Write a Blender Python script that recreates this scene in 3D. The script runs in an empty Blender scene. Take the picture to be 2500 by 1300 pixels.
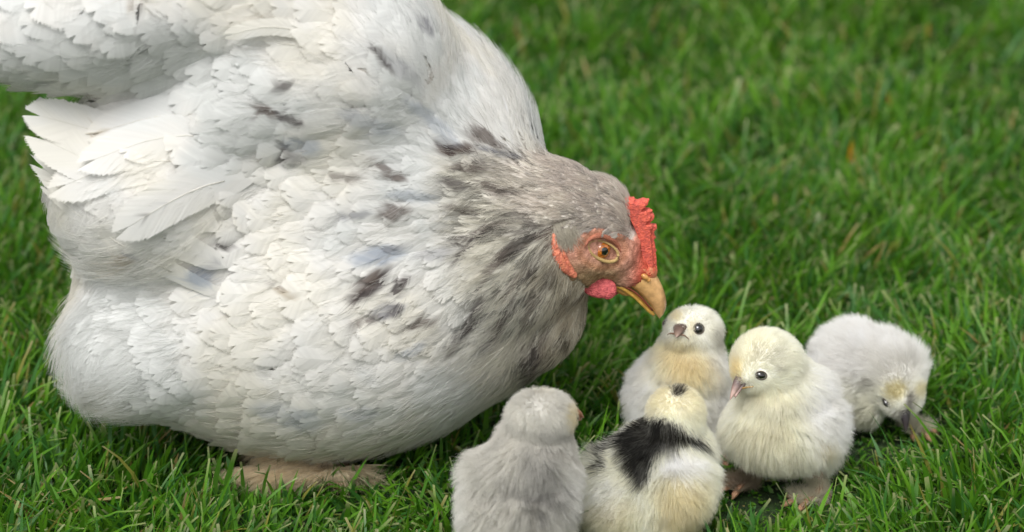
import bpy, bmesh, math, random
import numpy as np
from mathutils import Vector, Matrix
from mathutils.bvhtree import BVHTree

random.seed(7)
rng = np.random.default_rng(7)
S = bpy.context.scene
COL = S.collection
rad = math.radians

# ------------------------------------------------------------------ camera
PITCH = rad(25.0)
LENS = 100.0
FPX = 2500 * LENS / 36.0
DIST = 1.528
CT = np.array([0.0, 0.0, 0.109])
FW = np.array([0, math.cos(PITCH), -math.sin(PITCH)])
UP = np.array([0, math.sin(PITCH), math.cos(PITCH)])
RT = np.array([1.0, 0, 0])
C0 = CT - FW * DIST
cam = bpy.data.cameras.new('camera')
camo = bpy.data.objects.new('camera', cam)
COL.objects.link(camo)
camo.location = C0
camo.rotation_euler = (math.pi / 2 - PITCH, 0, 0)
cam.lens = LENS
cam.sensor_width = 36
cam.clip_start = 0.05
cam.clip_end = 400
cam.dof.use_dof = True
cam.dof.focus_distance = 1.475
cam.dof.aperture_fstop = 5.6
cam.dof.aperture_blades = 7
S.camera = camo

# ------------------------------------------------------------------ sky and sun (bright overcast)
SUN_EL, SUN_AZ = 58, 200      # azimuth clockwise from +Y
w = bpy.data.worlds.new('World')
S.world = w
w.use_nodes = True
nt = w.node_tree
nt.nodes.clear()
out = nt.nodes.new('ShaderNodeOutputWorld')
bg = nt.nodes.new('ShaderNodeBackground')
sky = nt.nodes.new('ShaderNodeTexSky')
sky.sky_type = 'NISHITA'
sky.sun_disc = False
sky.sun_elevation = rad(SUN_EL)
sky.sun_rotation = rad(SUN_AZ)
sky.air_density = 1.0
sky.dust_density = 3.0
hs = nt.nodes.new('ShaderNodeHueSaturation')
hs.inputs['Saturation'].default_value = 0.0
hs.inputs['Value'].default_value = 1.0
nt.links.new(sky.outputs[0], hs.inputs['Color'])
nt.links.new(hs.outputs[0], bg.inputs['Color'])
bg.inputs['Strength'].default_value = 0.115
nt.links.new(bg.outputs[0], out.inputs['Surface'])
sun = bpy.data.lights.new('sun', 'SUN')
sun.energy = 1.3
sun.angle = rad(28)
sun.color = (1.0, 0.965, 0.92)
suno = bpy.data.objects.new('sun', sun)
COL.objects.link(suno)
sd = Vector((math.sin(rad(SUN_AZ)) * math.cos(rad(SUN_EL)), math.cos(rad(SUN_AZ)) * math.cos(rad(SUN_EL)), math.sin(rad(SUN_EL))))
suno.rotation_euler = sd.to_track_quat('Z', 'Y').to_euler()
suno.location = sd * 5
S.view_settings.view_transform = 'Standard'
S.view_settings.look = 'None'
S.view_settings.gamma = 1
S.view_settings.use_curve_mapping = False
S.view_settings.exposure = 0.80
S.render.engine = 'CYCLES'
S.cycles.use_denoising = True
S.cycles.max_bounces = 8
S.cycles.diffuse_bounces = 5
S.cycles.transmission_bounces = 6
S.cycles.transparent_max_bounces = 8
S.cycles_curves.shape = 'THICK'

# ------------------------------------------------------------------ helpers
def px(u, v, y=0.0):
    """point on the vertical plane Y=y seen at photograph pixel (u, v)"""
    d = FW + RT * ((u - 1250) / FPX) + UP * ((650 - v) / FPX)
    return C0 + d * ((y - C0[1]) / d[1])

def proj(P):
    d = np.asarray(P) - C0
    zc = d @ FW
    return 1250 + FPX * (d @ RT) / zc, 650 - FPX * (d @ UP) / zc

def mm(y=0.0):
    """metres per pixel near depth plane y"""
    return ((0 - C0[1]) + y) / math.cos(PITCH) / FPX * 1.0

def lin(r, g, b):
    f = lambda c: ((c / 255 + 0.055) / 1.055) ** 2.4 if c > 10 else c / 255 / 12.92
    return np.array([f(r), f(g), f(b)])

def snoise(P, scale, seed=0, octs=3):
    """cheap smooth noise in -1..1 from sums of sines"""
    r = np.random.default_rng(seed)
    P = np.asarray(P)
    out = np.zeros(len(P))
    amp, tot = 1.0, 0.0
    for o in range(octs):
        for k in range(4):
            d = r.normal(size=3)
            d /= np.linalg.norm(d)
            ph = r.uniform(0, 6.28)
            fr = scale * (2 ** o) * r.uniform(0.7, 1.4)
            out += amp * np.sin(P @ d * fr + ph + 1.7 * np.sin(P @ d[[1, 2, 0]] * fr * 0.8 + ph * 2))
        tot += amp * 2.0
        amp *= 0.55
    return np.clip(out / tot, -1, 1)

def smooth(a, b, x):
    t = np.clip((x - a) / (b - a), 0, 1)
    return t * t * (3 - 2 * t)

def unit(a):
    return a / np.maximum(np.linalg.norm(a, axis=-1, keepdims=True), 1e-9)

def link(o, parent=None):
    COL.objects.link(o)
    if parent is not None:
        o.parent = parent
    return o

def mesh_obj(name, V, F, mat, parent=None, cols=None, shade=True, F2=None, NV=None, nmix=0.6):
    """V (n,3); F (m,4) quads and F2 (k,3) triangles, or F a list of tuples"""
    me = bpy.data.meshes.new(name)
    V = np.asarray(V, dtype=np.float32)
    if isinstance(F, list):
        me.from_pydata([tuple(v) for v in V], [], F)
    else:
        F = np.asarray(F, dtype=np.int32).reshape(-1, 4)
        T = np.zeros((0, 3), np.int32) if F2 is None else np.asarray(F2, dtype=np.int32)
        me.vertices.add(len(V))
        me.vertices.foreach_set('co', V.ravel())
        me.loops.add(F.size + T.size)
        me.loops.foreach_set('vertex_index', np.concatenate([F.ravel(), T.ravel()]))
        me.polygons.add(len(F) + len(T))
        st = np.concatenate([np.arange(len(F)) * 4, F.size + np.arange(len(T)) * 3])
        me.polygons.foreach_set('loop_start', st.astype(np.int32))
        me.update(calc_edges=True)
    if shade:
        me.polygons.foreach_set('use_smooth', np.ones(len(me.polygons), bool))
    if cols is not None:
        a = me.attributes.new('col', 'FLOAT_COLOR', 'POINT')
        c = np.ones((len(V), 4), np.float32)
        c[:, :3] = cols
        a.data.foreach_set('color', c.ravel())
    me.materials.append(mat)
    me.update()
    if NV is not None:                       # soft plumage: shading leans towards the lie of the coat
        g = np.empty(len(V) * 3, np.float32); me.vertices.foreach_get('normal', g); g = g.reshape(-1, 3)
        g = g * np.sign((g * NV).sum(1, keepdims=True) + 1e-6)
        me.normals_split_custom_set_from_vertices(unit(g * (1 - nmix) + NV * nmix).tolist())
    o = bpy.data.objects.new(name, me)
    return link(o, parent)

def tag(o, label=None, cat=None, group=None, kind=None):
    if label: o['label'] = label
    if cat: o['category'] = cat
    if group: o['group'] = group
    if kind: o['kind'] = kind
    return o

def empty(name, loc):
    o = bpy.data.objects.new(name, None)
    o.empty_display_size = 0.02
    o.location = loc
    COL.objects.link(o)
    return o

class Rig:
    """a thing: an Empty at its base; children are given in world coordinates"""
    def __init__(s, name, loc):
        s.e = empty(name, loc)
        s.loc = np.array(loc)
    def add(s, o, parent=None):
        o.parent = parent or s.e
        m = o.data
        if parent is None:
            o.location = tuple(-s.loc)
        return o

# ------------------------------------------------------------------ materials
def newmat(name):
    m = bpy.data.materials.new(name)
    m.use_nodes = True
    n = m.node_tree
    n.nodes.clear()
    return m, n, n.nodes.new('ShaderNodeOutputMaterial')

def fibre_mat(name, trans=0.3, rough=0.75, spec=0.15, sheen=0.0):
    m, n, o = newmat(name)
    at = n.nodes.new('ShaderNodeAttribute'); at.attribute_name = 'col'
    p = n.nodes.new('ShaderNodeBsdfPrincipled')
    p.inputs['Roughness'].default_value = rough
    p.inputs['Specular IOR Level'].default_value = spec
    p.inputs['Sheen Weight'].default_value = sheen
    t = n.nodes.new('ShaderNodeBsdfTranslucent')
    mx = n.nodes.new('ShaderNodeMixShader'); mx.inputs[0].default_value = trans
    n.links.new(at.outputs['Color'], p.inputs['Base Color'])
    n.links.new(at.outputs['Color'], t.inputs['Color'])
    n.links.new(p.outputs[0], mx.inputs[1]); n.links.new(t.outputs[0], mx.inputs[2])
    n.links.new(mx.outputs[0], o.inputs[0])
    return m

def solid_mat(name, col, rough=0.5, spec=0.5, coat=0.0, bump=0.0, bscale=800, mot=0.0, col2=None, sss=0.0, attr=False, mscale=260):
    m, n, o = newmat(name)
    p = n.nodes.new('ShaderNodeBsdfPrincipled')
    p.inputs['Roughness'].default_value = rough
    p.inputs['Specular IOR Level'].default_value = spec
    p.inputs['Coat Weight'].default_value = coat
    p.inputs['Coat Roughness'].default_value = 0.05
    if sss:
        p.inputs['Subsurface Weight'].default_value = sss
        p.inputs['Subsurface Scale'].default_value = 0.002
        p.inputs['Subsurface Radius'].default_value = (1, 0.4, 0.25)
    tc = n.nodes.new('ShaderNodeTexCoord')
    src = None
    if attr:
        at = n.nodes.new('ShaderNodeAttribute'); at.attribute_name = 'col'
        src = at.outputs['Color']
    if mot:
        nz = n.nodes.new('ShaderNodeTexNoise'); nz.inputs['Scale'].default_value = mscale
        nz.inputs['Detail'].default_value = 5
        n.links.new(tc.outputs['Object'], nz.inputs['Vector'])
        rp = n.nodes.new('ShaderNodeValToRGB')
        rp.color_ramp.elements[0].position = 0.38
        rp.color_ramp.elements[1].position = 0.62
        mxc = n.nodes.new('ShaderNodeMix'); mxc.data_type = 'RGBA'
        n.links.new(nz.outputs['Fac'], rp.inputs['Fac'])
        n.links.new(rp.outputs['Color'], mxc.inputs['Factor'])
        c2 = col2 if col2 is not None else tuple(c * (1 - mot) for c in col)
        if src is not None:
            mu = n.nodes.new('ShaderNodeMix'); mu.data_type = 'RGBA'; mu.blend_type = 'MULTIPLY'
            mu.inputs['Factor'].default_value = 1
            n.links.new(src, mu.inputs['A'])
            mu.inputs['B'].default_value = (1 - mot, 1 - mot * 1.1, 1 - mot * 1.2, 1)
            n.links.new(src, mxc.inputs['A']); n.links.new(mu.outputs['Result'], mxc.inputs['B'])
        else:
            mxc.inputs['A'].default_value = (*col, 1); mxc.inputs['B'].default_value = (*c2, 1)
        n.links.new(mxc.outputs['Result'], p.inputs['Base Color'])
    elif src is not None:
        n.links.new(src, p.inputs['Base Color'])
    else:
        p.inputs['Base Color'].default_value = (*col, 1)
    if bump:
        vo = n.nodes.new('ShaderNodeTexVoronoi'); vo.inputs['Scale'].default_value = bscale
        nz2 = n.nodes.new('ShaderNodeTexNoise'); nz2.inputs['Scale'].default_value = bscale * 0.4
        ad = n.nodes.new('ShaderNodeMath'); ad.operation = 'ADD'
        bp = n.nodes.new('ShaderNodeBump'); bp.inputs['Strength'].default_value = bump
        bp.inputs['Distance'].default_value = 0.0006
        n.links.new(tc.outputs['Object'], vo.inputs['Vector'])
        n.links.new(tc.outputs['Object'], nz2.inputs['Vector'])
        n.links.new(vo.outputs['Distance'], ad.inputs[0]); n.links.new(nz2.outputs['Fac'], ad.inputs[1])
        n.links.new(ad.outputs[0], bp.inputs['Height'])
        n.links.new(bp.outputs[0], p.inputs['Normal'])
    n.links.new(p.outputs[0], o.inputs[0])
    return m

M_feather = fibre_mat('feather_vane', 0.30, 0.7, 0.2)
M_down = fibre_mat('down_fibre', 0.58, 0.9, 0.0)
M_grass = fibre_mat('grass_blade', 0.40, 0.42, 0.32)
M_body = solid_mat('skin_under_plumage', (0.7, 0.68, 0.62), 0.85, 0.1, attr=True, bump=0.7, bscale=1500, mot=0.35, mscale=420)
M_comb = solid_mat('comb_flesh', tuple(lin(186, 84, 74)), 0.55, 0.3, bump=0.7, bscale=1300, mot=0.5, col2=tuple(lin(225, 105, 85)), mscale=600)
M_wattle = solid_mat('wattle_flesh', tuple(lin(164, 70, 74)), 0.6, 0.35, bump=0.8, bscale=1300, mot=0.5, col2=tuple(lin(200, 95, 95)), mscale=500)
M_lobe = solid_mat('earlobe_flesh', tuple(lin(186, 104, 84)), 0.6, 0.3, bump=0.8, bscale=900, mot=0.5, col2=tuple(lin(215, 130, 100)), mscale=400)
M_eyerim = solid_mat('eyelid_skin', tuple(lin(176, 148, 98)), 0.5, 0.3, bump=0.4, bscale=1600)
M_iris = solid_mat('iris', tuple(lin(196, 112, 34)), 0.15, 0.5, coat=1.0, mot=0.6, mscale=900)
M_pupil = solid_mat('pupil', (0.004, 0.004, 0.004), 0.06, 0.6, coat=1.0)
M_eye = solid_mat('chick_eye', (0.006, 0.005, 0.005), 0.08, 0.6, coat=1.0)
M_beak = solid_mat('horn_attr', (0.5, 0.3, 0.1), 0.33, 0.5, coat=0.15, attr=True, mot=0.25, mscale=300, bump=0.12, bscale=500)
M_leg = solid_mat('leg_skin', tuple(lin(172, 132, 104)), 0.6, 0.3, bump=0.6, bscale=700, mot=0.35)

# ------------------------------------------------------------------ bodies from blended volumes
_ico = None
def ico():
    global _ico
    if _ico is None:
        b = bmesh.new(); bmesh.ops.create_icosphere(b, subdivisions=4, radius=1)
        V = np.array([v.co[:] for v in b.verts]); F = [tuple(v.index for v in f.verts) for f in b.faces]
        b.free(); _ico = (V, F)
    return _ico

SHR = 1.0
class Ell:
    """ellipsoid: seen centre (u,v), depth plane y, seen radii ru rv (pixels), depth radius rd (pixels), roll in degrees"""
    def __init__(s, u, v, ru, rv, rd, y, ang=0):
        s.c = px(u, v, y)
        k = (s.c - C0) @ FW / FPX
        a = rad(ang)
        ru, rv, rd = ru * SHR, rv * SHR, rd * SHR
        s.A = np.stack([(RT * math.cos(a) - UP * math.sin(a)) * ru * k,
                        (RT * math.sin(a) + UP * math.cos(a)) * rv * k,
                        FW * rd * k])
        s.inv = np.linalg.inv(s.A)
    def mesh(s):
        V, F = ico()
        return V @ s.A + s.c, F
    def inside(s, P):
        return np.linalg.norm((P - s.c) @ s.inv, axis=1)

def join_voxel(parts, voxel, iters, factor=0.5):
    V, F, n = [], [], 0
    for v, f in parts:
        V.append(v); F += [tuple(i + n for i in q) for q in f]; n += len(v)
    me = bpy.data.meshes.new('tmp')
    me.from_pydata(np.concatenate(V).tolist(), [], F)
    o = bpy.data.objects.new('tmp', me); COL.objects.link(o)
    m = o.modifiers.new('r', 'REMESH'); m.mode = 'VOXEL'; m.voxel_size = voxel
    m2 = o.modifiers.new('s', 'SMOOTH'); m2.iterations = iters; m2.factor = factor
    dg = bpy.context.evaluated_depsgraph_get()
    r = bpy.data.meshes.new_from_object(o.evaluated_get(dg))
    bpy.data.objects.remove(o); bpy.data.meshes.remove(me)
    return r

def mesh_arrays(me):
    V = np.empty(len(me.vertices) * 3, np.float32); me.vertices.foreach_get('co', V); V = V.reshape(-1, 3).astype(float)
    me.calc_loop_triangles()
    T = np.empty(len(me.loop_triangles) * 3, np.int32); me.loop_triangles.foreach_get('vertices', T); T = T.reshape(-1, 3)
    N = np.empty(len(me.vertices) * 3, np.float32); me.vertices.foreach_get('normal', N); N = N.reshape(-1, 3).astype(float)
    return V, T, N

def finish(me, name, mat, cols, parent=None):
    me.name = name
    me.polygons.foreach_set('use_smooth', np.ones(len(me.polygons), bool))
    a = me.attributes.new('col', 'FLOAT_COLOR', 'POINT')
    c = np.ones((len(me.vertices), 4), np.float32); c[:, :3] = cols
    a.data.foreach_set('color', c.ravel())
    me.materials.clear(); me.materials.append(mat)
    return link(bpy.data.objects.new(name, me), parent)

def sample_surface(V, T, N, n, r, weight=None):
    a, b, c = V[T[:, 0]], V[T[:, 1]], V[T[:, 2]]
    ar = np.linalg.norm(np.cross(b - a, c - a), axis=1)
    if weight is not None:
        ar = ar * weight((a + b + c) / 3)
    i = r.choice(len(T), n, p=ar / ar.sum())
    s, t = r.random(n), r.random(n)
    f = s + t > 1; s[f] = 1 - s[f]; t[f] = 1 - t[f]
    s, t = s[:, None], t[:, None]
    P = a[i] + (b[i] - a[i]) * s + (c[i] - a[i]) * t
    Nn = unit(N[T[i, 0]] * (1 - s - t) + N[T[i, 1]] * s + N[T[i, 2]] * t)
    return P, Nn

def hair_obj(name, P, cols, radii, mat):
    """P (n,k,3) strands"""
    n, k, _ = P.shape
    hc = bpy.data.hair_curves.new(name)
    hc.add_curves([k] * n)
    hc.attributes['position'].data.foreach_set('vector', P.astype(np.float32).ravel())
    ra = hc.attributes.get('radius') or hc.attributes.new('radius', 'FLOAT', 'POINT')
    ra.data.foreach_set('value', radii.astype(np.float32).ravel())
    ca = hc.attributes.new('col', 'FLOAT_COLOR', 'POINT')
    c = np.ones((n, k, 4), np.float32); c[..., :3] = cols
    ca.data.foreach_set('color', c.ravel())
    hc.materials.append(mat)
    return link(bpy.data.objects.new(name, hc))

def loft(st, seg=16, power=2.0):
    """st: list of (centre, a_vec, b_vec)"""
    V, F = [], []
    for c, a, b in st:
        for i in range(seg):
            t = 2 * math.pi * i / seg
            ct, sn = math.cos(t), math.sin(t)
            e = 2 / power
            V.append(np.array(c) + np.array(a) * abs(ct) ** e * np.sign(ct) + np.array(b) * abs(sn) ** e * np.sign(sn))
    n = len(st)
    for j in range(n - 1):
        for i in range(seg):
            i2 = (i + 1) % seg
            F.append((j * seg + i, j * seg + i2, (j + 1) * seg + i2, (j + 1) * seg + i))
    V.append(np.array(st[0][0])); V.append(np.array(st[-1][0]))
    for i in range(seg):
        F.append((len(V) - 2, (i + 1) % seg, i))
        F.append((len(V) - 1, (n - 1) * seg + i, (n - 1) * seg + (i + 1) % seg))
    return np.array(V), F

def tube(path, radii, seg=10):
    path = np.array(path); st = []
    for i, p in enumerate(path):
        d = unit(path[min(i + 1, len(path) - 1)] - path[max(i - 1, 0)])
        a = unit(np.cross(d, [0.13, 0.2, 1.0] if abs(d[2]) < 0.9 else [1.0, 0.1, 0]))
        b = np.cross(d, a)
        st.append((p, a * radii[i], b * radii[i]))
    return loft(st, seg)

def interp_spline(pts, n):
    """Catmull-Rom through pts"""
    pts = np.array(pts, float)
    Pp = np.vstack([2 * pts[0] - pts[1], pts, 2 * pts[-1] - pts[-2]])
    out = []
    m = len(pts) - 1
    for k in range(n):
        t = k / (n - 1) * m
        i = min(int(t), m - 1); f = t - i
        a, b, c, d = Pp[i:i + 4]
        out.append(0.5 * ((2 * b) + (c - a) * f + (2 * a - 5 * b + 4 * c - d) * f * f + (3 * b - a - 3 * c + d) * f ** 3))
    return np.array(out)

def poly_slab(poly, y, thick):
    """outline in photograph pixels given real thickness across depth"""
    f = [px(u, v, y - thick / 2) for u, v in poly]
    # keep one size: shift along Y instead of re-projecting
    mid = [px(u, v, y) for u, v in poly]
    V = [m + np.array([0, -thick / 2, 0]) for m in mid] + [m + np.array([0, thick / 2, 0]) for m in mid]
    n = len(poly)
    b = bmesh.new()
    vs = [b.verts.new(v) for v in V]
    b.faces.new(vs[:n]); b.faces.new(vs[n:][::-1])
    for i in range(n):
        j = (i + 1) % n
        b.faces.new((vs[i], vs[j], vs[n + j], vs[n + i]))
    bmesh.ops.recalc_face_normals(b, faces=b.faces)
    bmesh.ops.triangulate(b, faces=b.faces)
    b.verts.index_update()
    V = np.array([v.co[:] for v in b.verts]); F = [tuple(v.index for v in f.verts) for f in b.faces]
    b.free()
    return V, F

# ================================================================== GROUND
def ground():
    m, n, o = newmat('soil_and_thatch')
    p = n.nodes.new('ShaderNodeBsdfPrincipled'); p.inputs['Roughness'].default_value = 0.95
    tc = n.nodes.new('ShaderNodeTexCoord')
    a = n.nodes.new('ShaderNodeTexNoise'); a.inputs['Scale'].default_value = 90; a.inputs['Detail'].default_value = 8
    r = n.nodes.new('ShaderNodeValToRGB')
    e = r.color_ramp.elements
    e[0].position = 0.35; e[0].color = (0.010, 0.022, 0.006, 1)
    e[1].position = 0.7; e[1].color = (0.030, 0.060, 0.012, 1)
    x = e.new(0.55); x.color = (0.020, 0.045, 0.009, 1)
    n.links.new(tc.outputs['Object'], a.inputs['Vector'])
    n.links.new(a.outputs['Fac'], r.inputs['Fac']); n.links.new(r.outputs['Color'], p.inputs['Base Color'])
    bp = n.nodes.new('ShaderNodeBump'); bp.inputs['Strength'].default_value = 0.8; bp.inputs['Distance'].default_value = 0.01
    n.links.new(a.outputs['Fac'], bp.inputs['Height']); n.links.new(bp.outputs[0], p.inputs['Normal'])
    n.links.new(p.outputs[0], o.inputs[0])
    xs = np.concatenate([np.linspace(-150, -1.2, 12), np.linspace(-1, 1, 60), np.linspace(1.2, 150, 12)])
    X, Y = np.meshgrid(xs, xs)
    P = np.stack([X.ravel(), Y.ravel(), np.zeros(X.size)], 1)
    far = smooth(0.9, 3, np.hypot(P[:, 0], P[:, 1]))
    P[:, 2] = snoise(P, 9, 3) * 0.003 * (1 - far) - 0.001
    k = len(xs); idx = np.arange(k * k).reshape(k, k)
    F = np.stack([idx[:-1, :-1].ravel(), idx[:-1, 1:].ravel(), idx[1:, 1:].ravel(), idx[1:, :-1].ravel()], 1)
    g = mesh_obj('ground', P, F, m)
    tag(g, 'green lawn soil sheet under the grass reaching far away', None, None, 'structure')
ground()

# ================================================================== HEN
HY = -0.03           # head median plane
HEN = Rig('hen', (float(px(700, 620, 0)[0]), 0.0, 0.0))
tag(HEN.e, 'large white hen with grey streaked neck and red comb bending over the chicks', 'hen')

HEN_E = [
    Ell(780, 625, 590, 500, 430, 0.01),
    Ell(845, 385, 482, 405, 400, 0.015),
    Ell(1140, 715, 265, 262, 250, -0.01),
    Ell(362, 835, 212, 190, 230, -0.035),
    Ell(400, 450, 285, 265, 335, -0.022),
    Ell(230, 18, 350, 208, 290, -0.036, -2),
    Ell(560, -40, 420, 240, 330, -0.01),
    Ell(85, -45, 245, 262, 245, -0.03),
    Ell(790, 150, 330, 270, 330, -0.012),
    Ell(600, 260, 260, 170, 300, -0.018),
    Ell(500, 770, 300, 260, 335, -0.012),
    Ell(1235, 600, 225, 218, 190, -0.03),
    Ell(1330, 560, 190, 172, 140, HY, 10),
    Ell(1300, 735, 128, 165, 130, -0.03, 8),
    Ell(1436, 545, 108, 116, 88, HY, 35),
    Ell(1480, 600, 90, 92, 72, HY, 40),
    Ell(1390, 500, 115, 86, 80, HY, 24),
    Ell(1500, 640, 92, 62, 50, HY, 18),
]
def me_parts(me):
    V = np.empty(len(me.vertices) * 3, np.float32); me.vertices.foreach_get('co', V)
    F = [tuple(p.vertices) for p in me.polygons]
    return V.reshape(-1, 3).astype(float), F
torso = join_voxel([e.mesh() for e in HEN_E[:13]], 0.0045, 46, 0.6)
neckm = join_voxel([me_parts(torso)] + [e.mesh() for e in HEN_E[11:14]], 0.003, 16)
hen_me = join_voxel([me_parts(neckm)] + [e.mesh() for e in HEN_E[13:]], 0.0013, 26)
hV, hT, hN = mesh_arrays(hen_me)

FACE = np.array([(1352, 548), (1400, 536), (1418, 560), (1450, 556), (1490, 560), (1528, 575), (1548, 590), (1556, 560), (1550, 500), (1620, 470), (1640, 700), (1560, 720), (1440, 712), (1412, 680), (1398, 690), (1375, 660), (1352, 610)], float)
def in_poly(u, v, poly):
    c = np.zeros(len(u), bool); n = len(poly)
    for i in range(n):
        x1, y1 = poly[i]; x2, y2 = poly[(i + 1) % n]
        h = ((y1 > v) != (y2 > v)) & (u < (x2 - x1) * (v - y1) / (y2 - y1 + 1e-12) + x1)
        c ^= h
    return c

# dark or grey marks on the plumage: u, v, half-length, half-width, direction (deg, image, 0 = right, positive = down), rgb, strength
DK = (78, 70, 70); BR = (110, 98, 92); GR = (150, 150, 156); BL = (168, 176, 188); TN = (190, 178, 158)
MARKS = [
    (935, 140, 42, 9, 40, DK, .9), (1046, 66, 26, 12, 60, GR, .8), (985, 165, 60, 12, 45, GR, .4), (690, 214, 24, 8, -25, DK, .75),
    (690, 282, 55, 9, 18, DK, .8), (650, 270, 20, 7, 20, BR, .9), (690, 370, 28, 10, 40, DK, .8), (710, 393, 35, 8, 5, DK, .75), (735, 360, 45, 22, 10, BL, .6),
    (835, 432, 40, 12, 8, BR, .6), (930, 408, 30, 10, 30, BR, .75), (960, 430, 32, 10, 8, BR, .85), (1120, 365, 50, 14, 5, BR, 1), (1085, 352, 30, 10, 30, DK, .8),
    (1190, 340, 46, 11, 35, BR, .8), (1160, 335, 25, 8, 40, BR, .6), (1150, 412, 50, 13, 0, BR, .75), (1110, 455, 38, 13, 12, DK, .75), (1215, 375, 50, 8, 12, GR, .8),
    (968, 518, 36, 15, -5, BR, .8), (860, 530, 45, 9, -5, GR, .7), (1230, 470, 45, 14, 8, BR, .6), (1130, 515, 40, 10, 5, BR, .75), (1190, 455, 40, 10, 10, BR, .6),
    (1150, 580, 50, 12, -8, DK, .8), (1135, 610, 45, 13, -45, DK, .75), (920, 625, 60, 22, -8, BL, .9), (945, 612, 40, 7, -15, GR, .7), (550, 597, 28, 9, 5, DK, .8),
    (905, 700, 56, 16, -45, DK, .95), (890, 690, 40, 16, -40, BR, .9), (970, 708, 38, 13, -40, DK, .9), (945, 765, 45, 12, -20, GR, .8), (890, 785, 36, 9, -15, BR, .7), (965, 760, 20, 12, -40, DK, .6),
    (1030, 790, 36, 9, -10, BR, .8), (1150, 775, 55, 13, -60, DK, .75), (1130, 800, 40, 12, -50, DK, .6), (1105, 850, 25, 8, -50, BR, .6), (1305, 880, 58, 18, -82, DK, .85), (1275, 885, 40, 10, -85, BR, .7),
    (1215, 810, 38, 12, -70, BR, .8), (1250, 700, 45, 14, -60, BR, .6), (1260, 600, 60, 13, -40, DK, .7), (1215, 640, 45, 12, -45, BR, .7), (1310, 640, 55, 14, -62, DK, .7), (1340, 560, 50, 14, -25, BR, .8),
    (1280, 560, 50, 12, -20, DK, .6), (1335, 700, 50, 12, -72, DK, .6), (1200, 560, 45, 10, -15, BR, .7), (1290, 760, 45, 14, -75, BR, .6), (1370, 760, 40, 12, -88, TN, .8), (1180, 690, 30, 9, -60, BR, .5),
    (490, 680, 28, 24, 0, BL, .85), (520, 650, 20, 12, -30, GR, .5), (375, 505, 34, 9, -20, GR, .9), (355, 520, 24, 5, -20, DK, .6), (300, 640, 30, 12, -5, TN, .7), (320, 625, 26, 6, 10, GR, .6),
    (1060, 620, 50, 12, -15, GR, .5), (700, 720, 34, 10, 20, TN, .7), (680, 705, 20, 6, 30, BR, .5), (740, 1030, 50, 22, 10, BL, .45), (660, 1000, 44, 20, 0, BL, .4),
    (1010, 480, 60, 14, 8, BL, .5), (1060, 300, 80, 16, 40, BL, .5), (900, 300, 70, 20, 20, BL, .4), (1330, 820, 40, 10, -85, BR, .5), (1240, 760, 40, 10, -65, DK, .5),
    (290, 15, 30, 4, 0, TN, .8), (330, 15, 16, 3, -10, BR, .9), (315, 75, 8, 3, 0, BR, .8), (228, 325, 36, 4, -8, TN, .9), (1000, 860, 40, 12, -30, BL, .5), (870, 1010, 40, 20, 0, BL, .4),
]
def hen_color(P, r, jit=0.05, strand=None):
    u, v = proj(P)
    n1 = snoise(P, 60, 11); n2 = snoise(P, 170, 12)
    white = np.array([0.80, 0.79, 0.765]); cream = np.array([0.80, 0.775, 0.705]); cool = np.array([0.76, 0.772, 0.765])
    C = white + (cream - white) * (smooth(0.0, 0.6, n1))[:, None] * 0.7 + (cool - white) * smooth(0.0, 0.6, -n1)[:, None] * 0.8
    # underside and lower belly grade a little darker and creamier
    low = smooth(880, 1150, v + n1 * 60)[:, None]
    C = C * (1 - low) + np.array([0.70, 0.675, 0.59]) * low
    # cream grading towards the lower neck
    hack = smooth(950, 1250, u + n1 * 80) * smooth(330, 440, v) * (1 - smooth(880, 1000, v))
    C = C * (1 - 0.75 * hack[:, None]) + np.array([0.60, 0.575, 0.49]) * 0.75 * hack[:, None]
    # crown and nape: warm grey
    nape = smooth(1150, 1400, u - (v - 450) * 0.5 + n2 * 50) * smooth(360, 400, v + n2 * 12) * (1 - smooth(560, 640, v))
    C = C * (1 - 0.92 * nape[:, None]) + lin(216, 206, 198) * 0.92 * nape[:, None]
    thr = smooth(1220, 1420, u + n2 * 50) * smooth(560, 640, v) * (1 - smooth(900, 960, v))
    C = C * (1 - 0.75 * thr[:, None]) + lin(182, 172, 150) * 0.75 * thr[:, None]
    wu, wv = n2 * 9, snoise(P, 190, 13) * 9
    for (mu, mv, a, b, ang, col, s) in MARKS:
        near = (np.abs(u - mu) < a * 2.2) & (np.abs(v - mv) < a * 2.2)
        if not near.any(): continue
        i = np.where(near)[0]
        ca, sa = math.cos(rad(ang)), math.sin(rad(ang))
        du, dv = u[i] + wu[i] - mu, v[i] + wv[i] - mv
        x, y = du * ca + dv * sa, -du * sa + dv * ca
        d = np.sqrt((x / (a * 1.25)) ** 2 + (y / (b * 1.25)) ** 2)
        wgt = (1 - smooth(0.6, 1.15, d)) * s
        if strand is not None: wgt = wgt * (0.5 + 0.5 * smooth(0.10, 0.35, strand[i]))
        C[i] = C[i] * (1 - wgt[:, None]) + lin(*col) * wgt[:, None]
    if strand is not None:                    # per-strand streaks in hackle and crown
        zone = np.clip(hack * 0.9 + nape * 0.8 + thr, 0, 1)
        dark = smooth(0.72, 0.88, strand) * zone
        pale = smooth(0.30, 0.05, strand) * zone
        C = C * (1 - (0.66 - 0.2 * nape)[:, None] * dark[:, None])
        C = C + (np.array([0.80, 0.77, 0.68]) - C) * 0.7 * pale[:, None]
    return np.clip(C * (1 + r.normal(size=(len(P), 1)) * jit), 0.01, 0.90)

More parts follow.
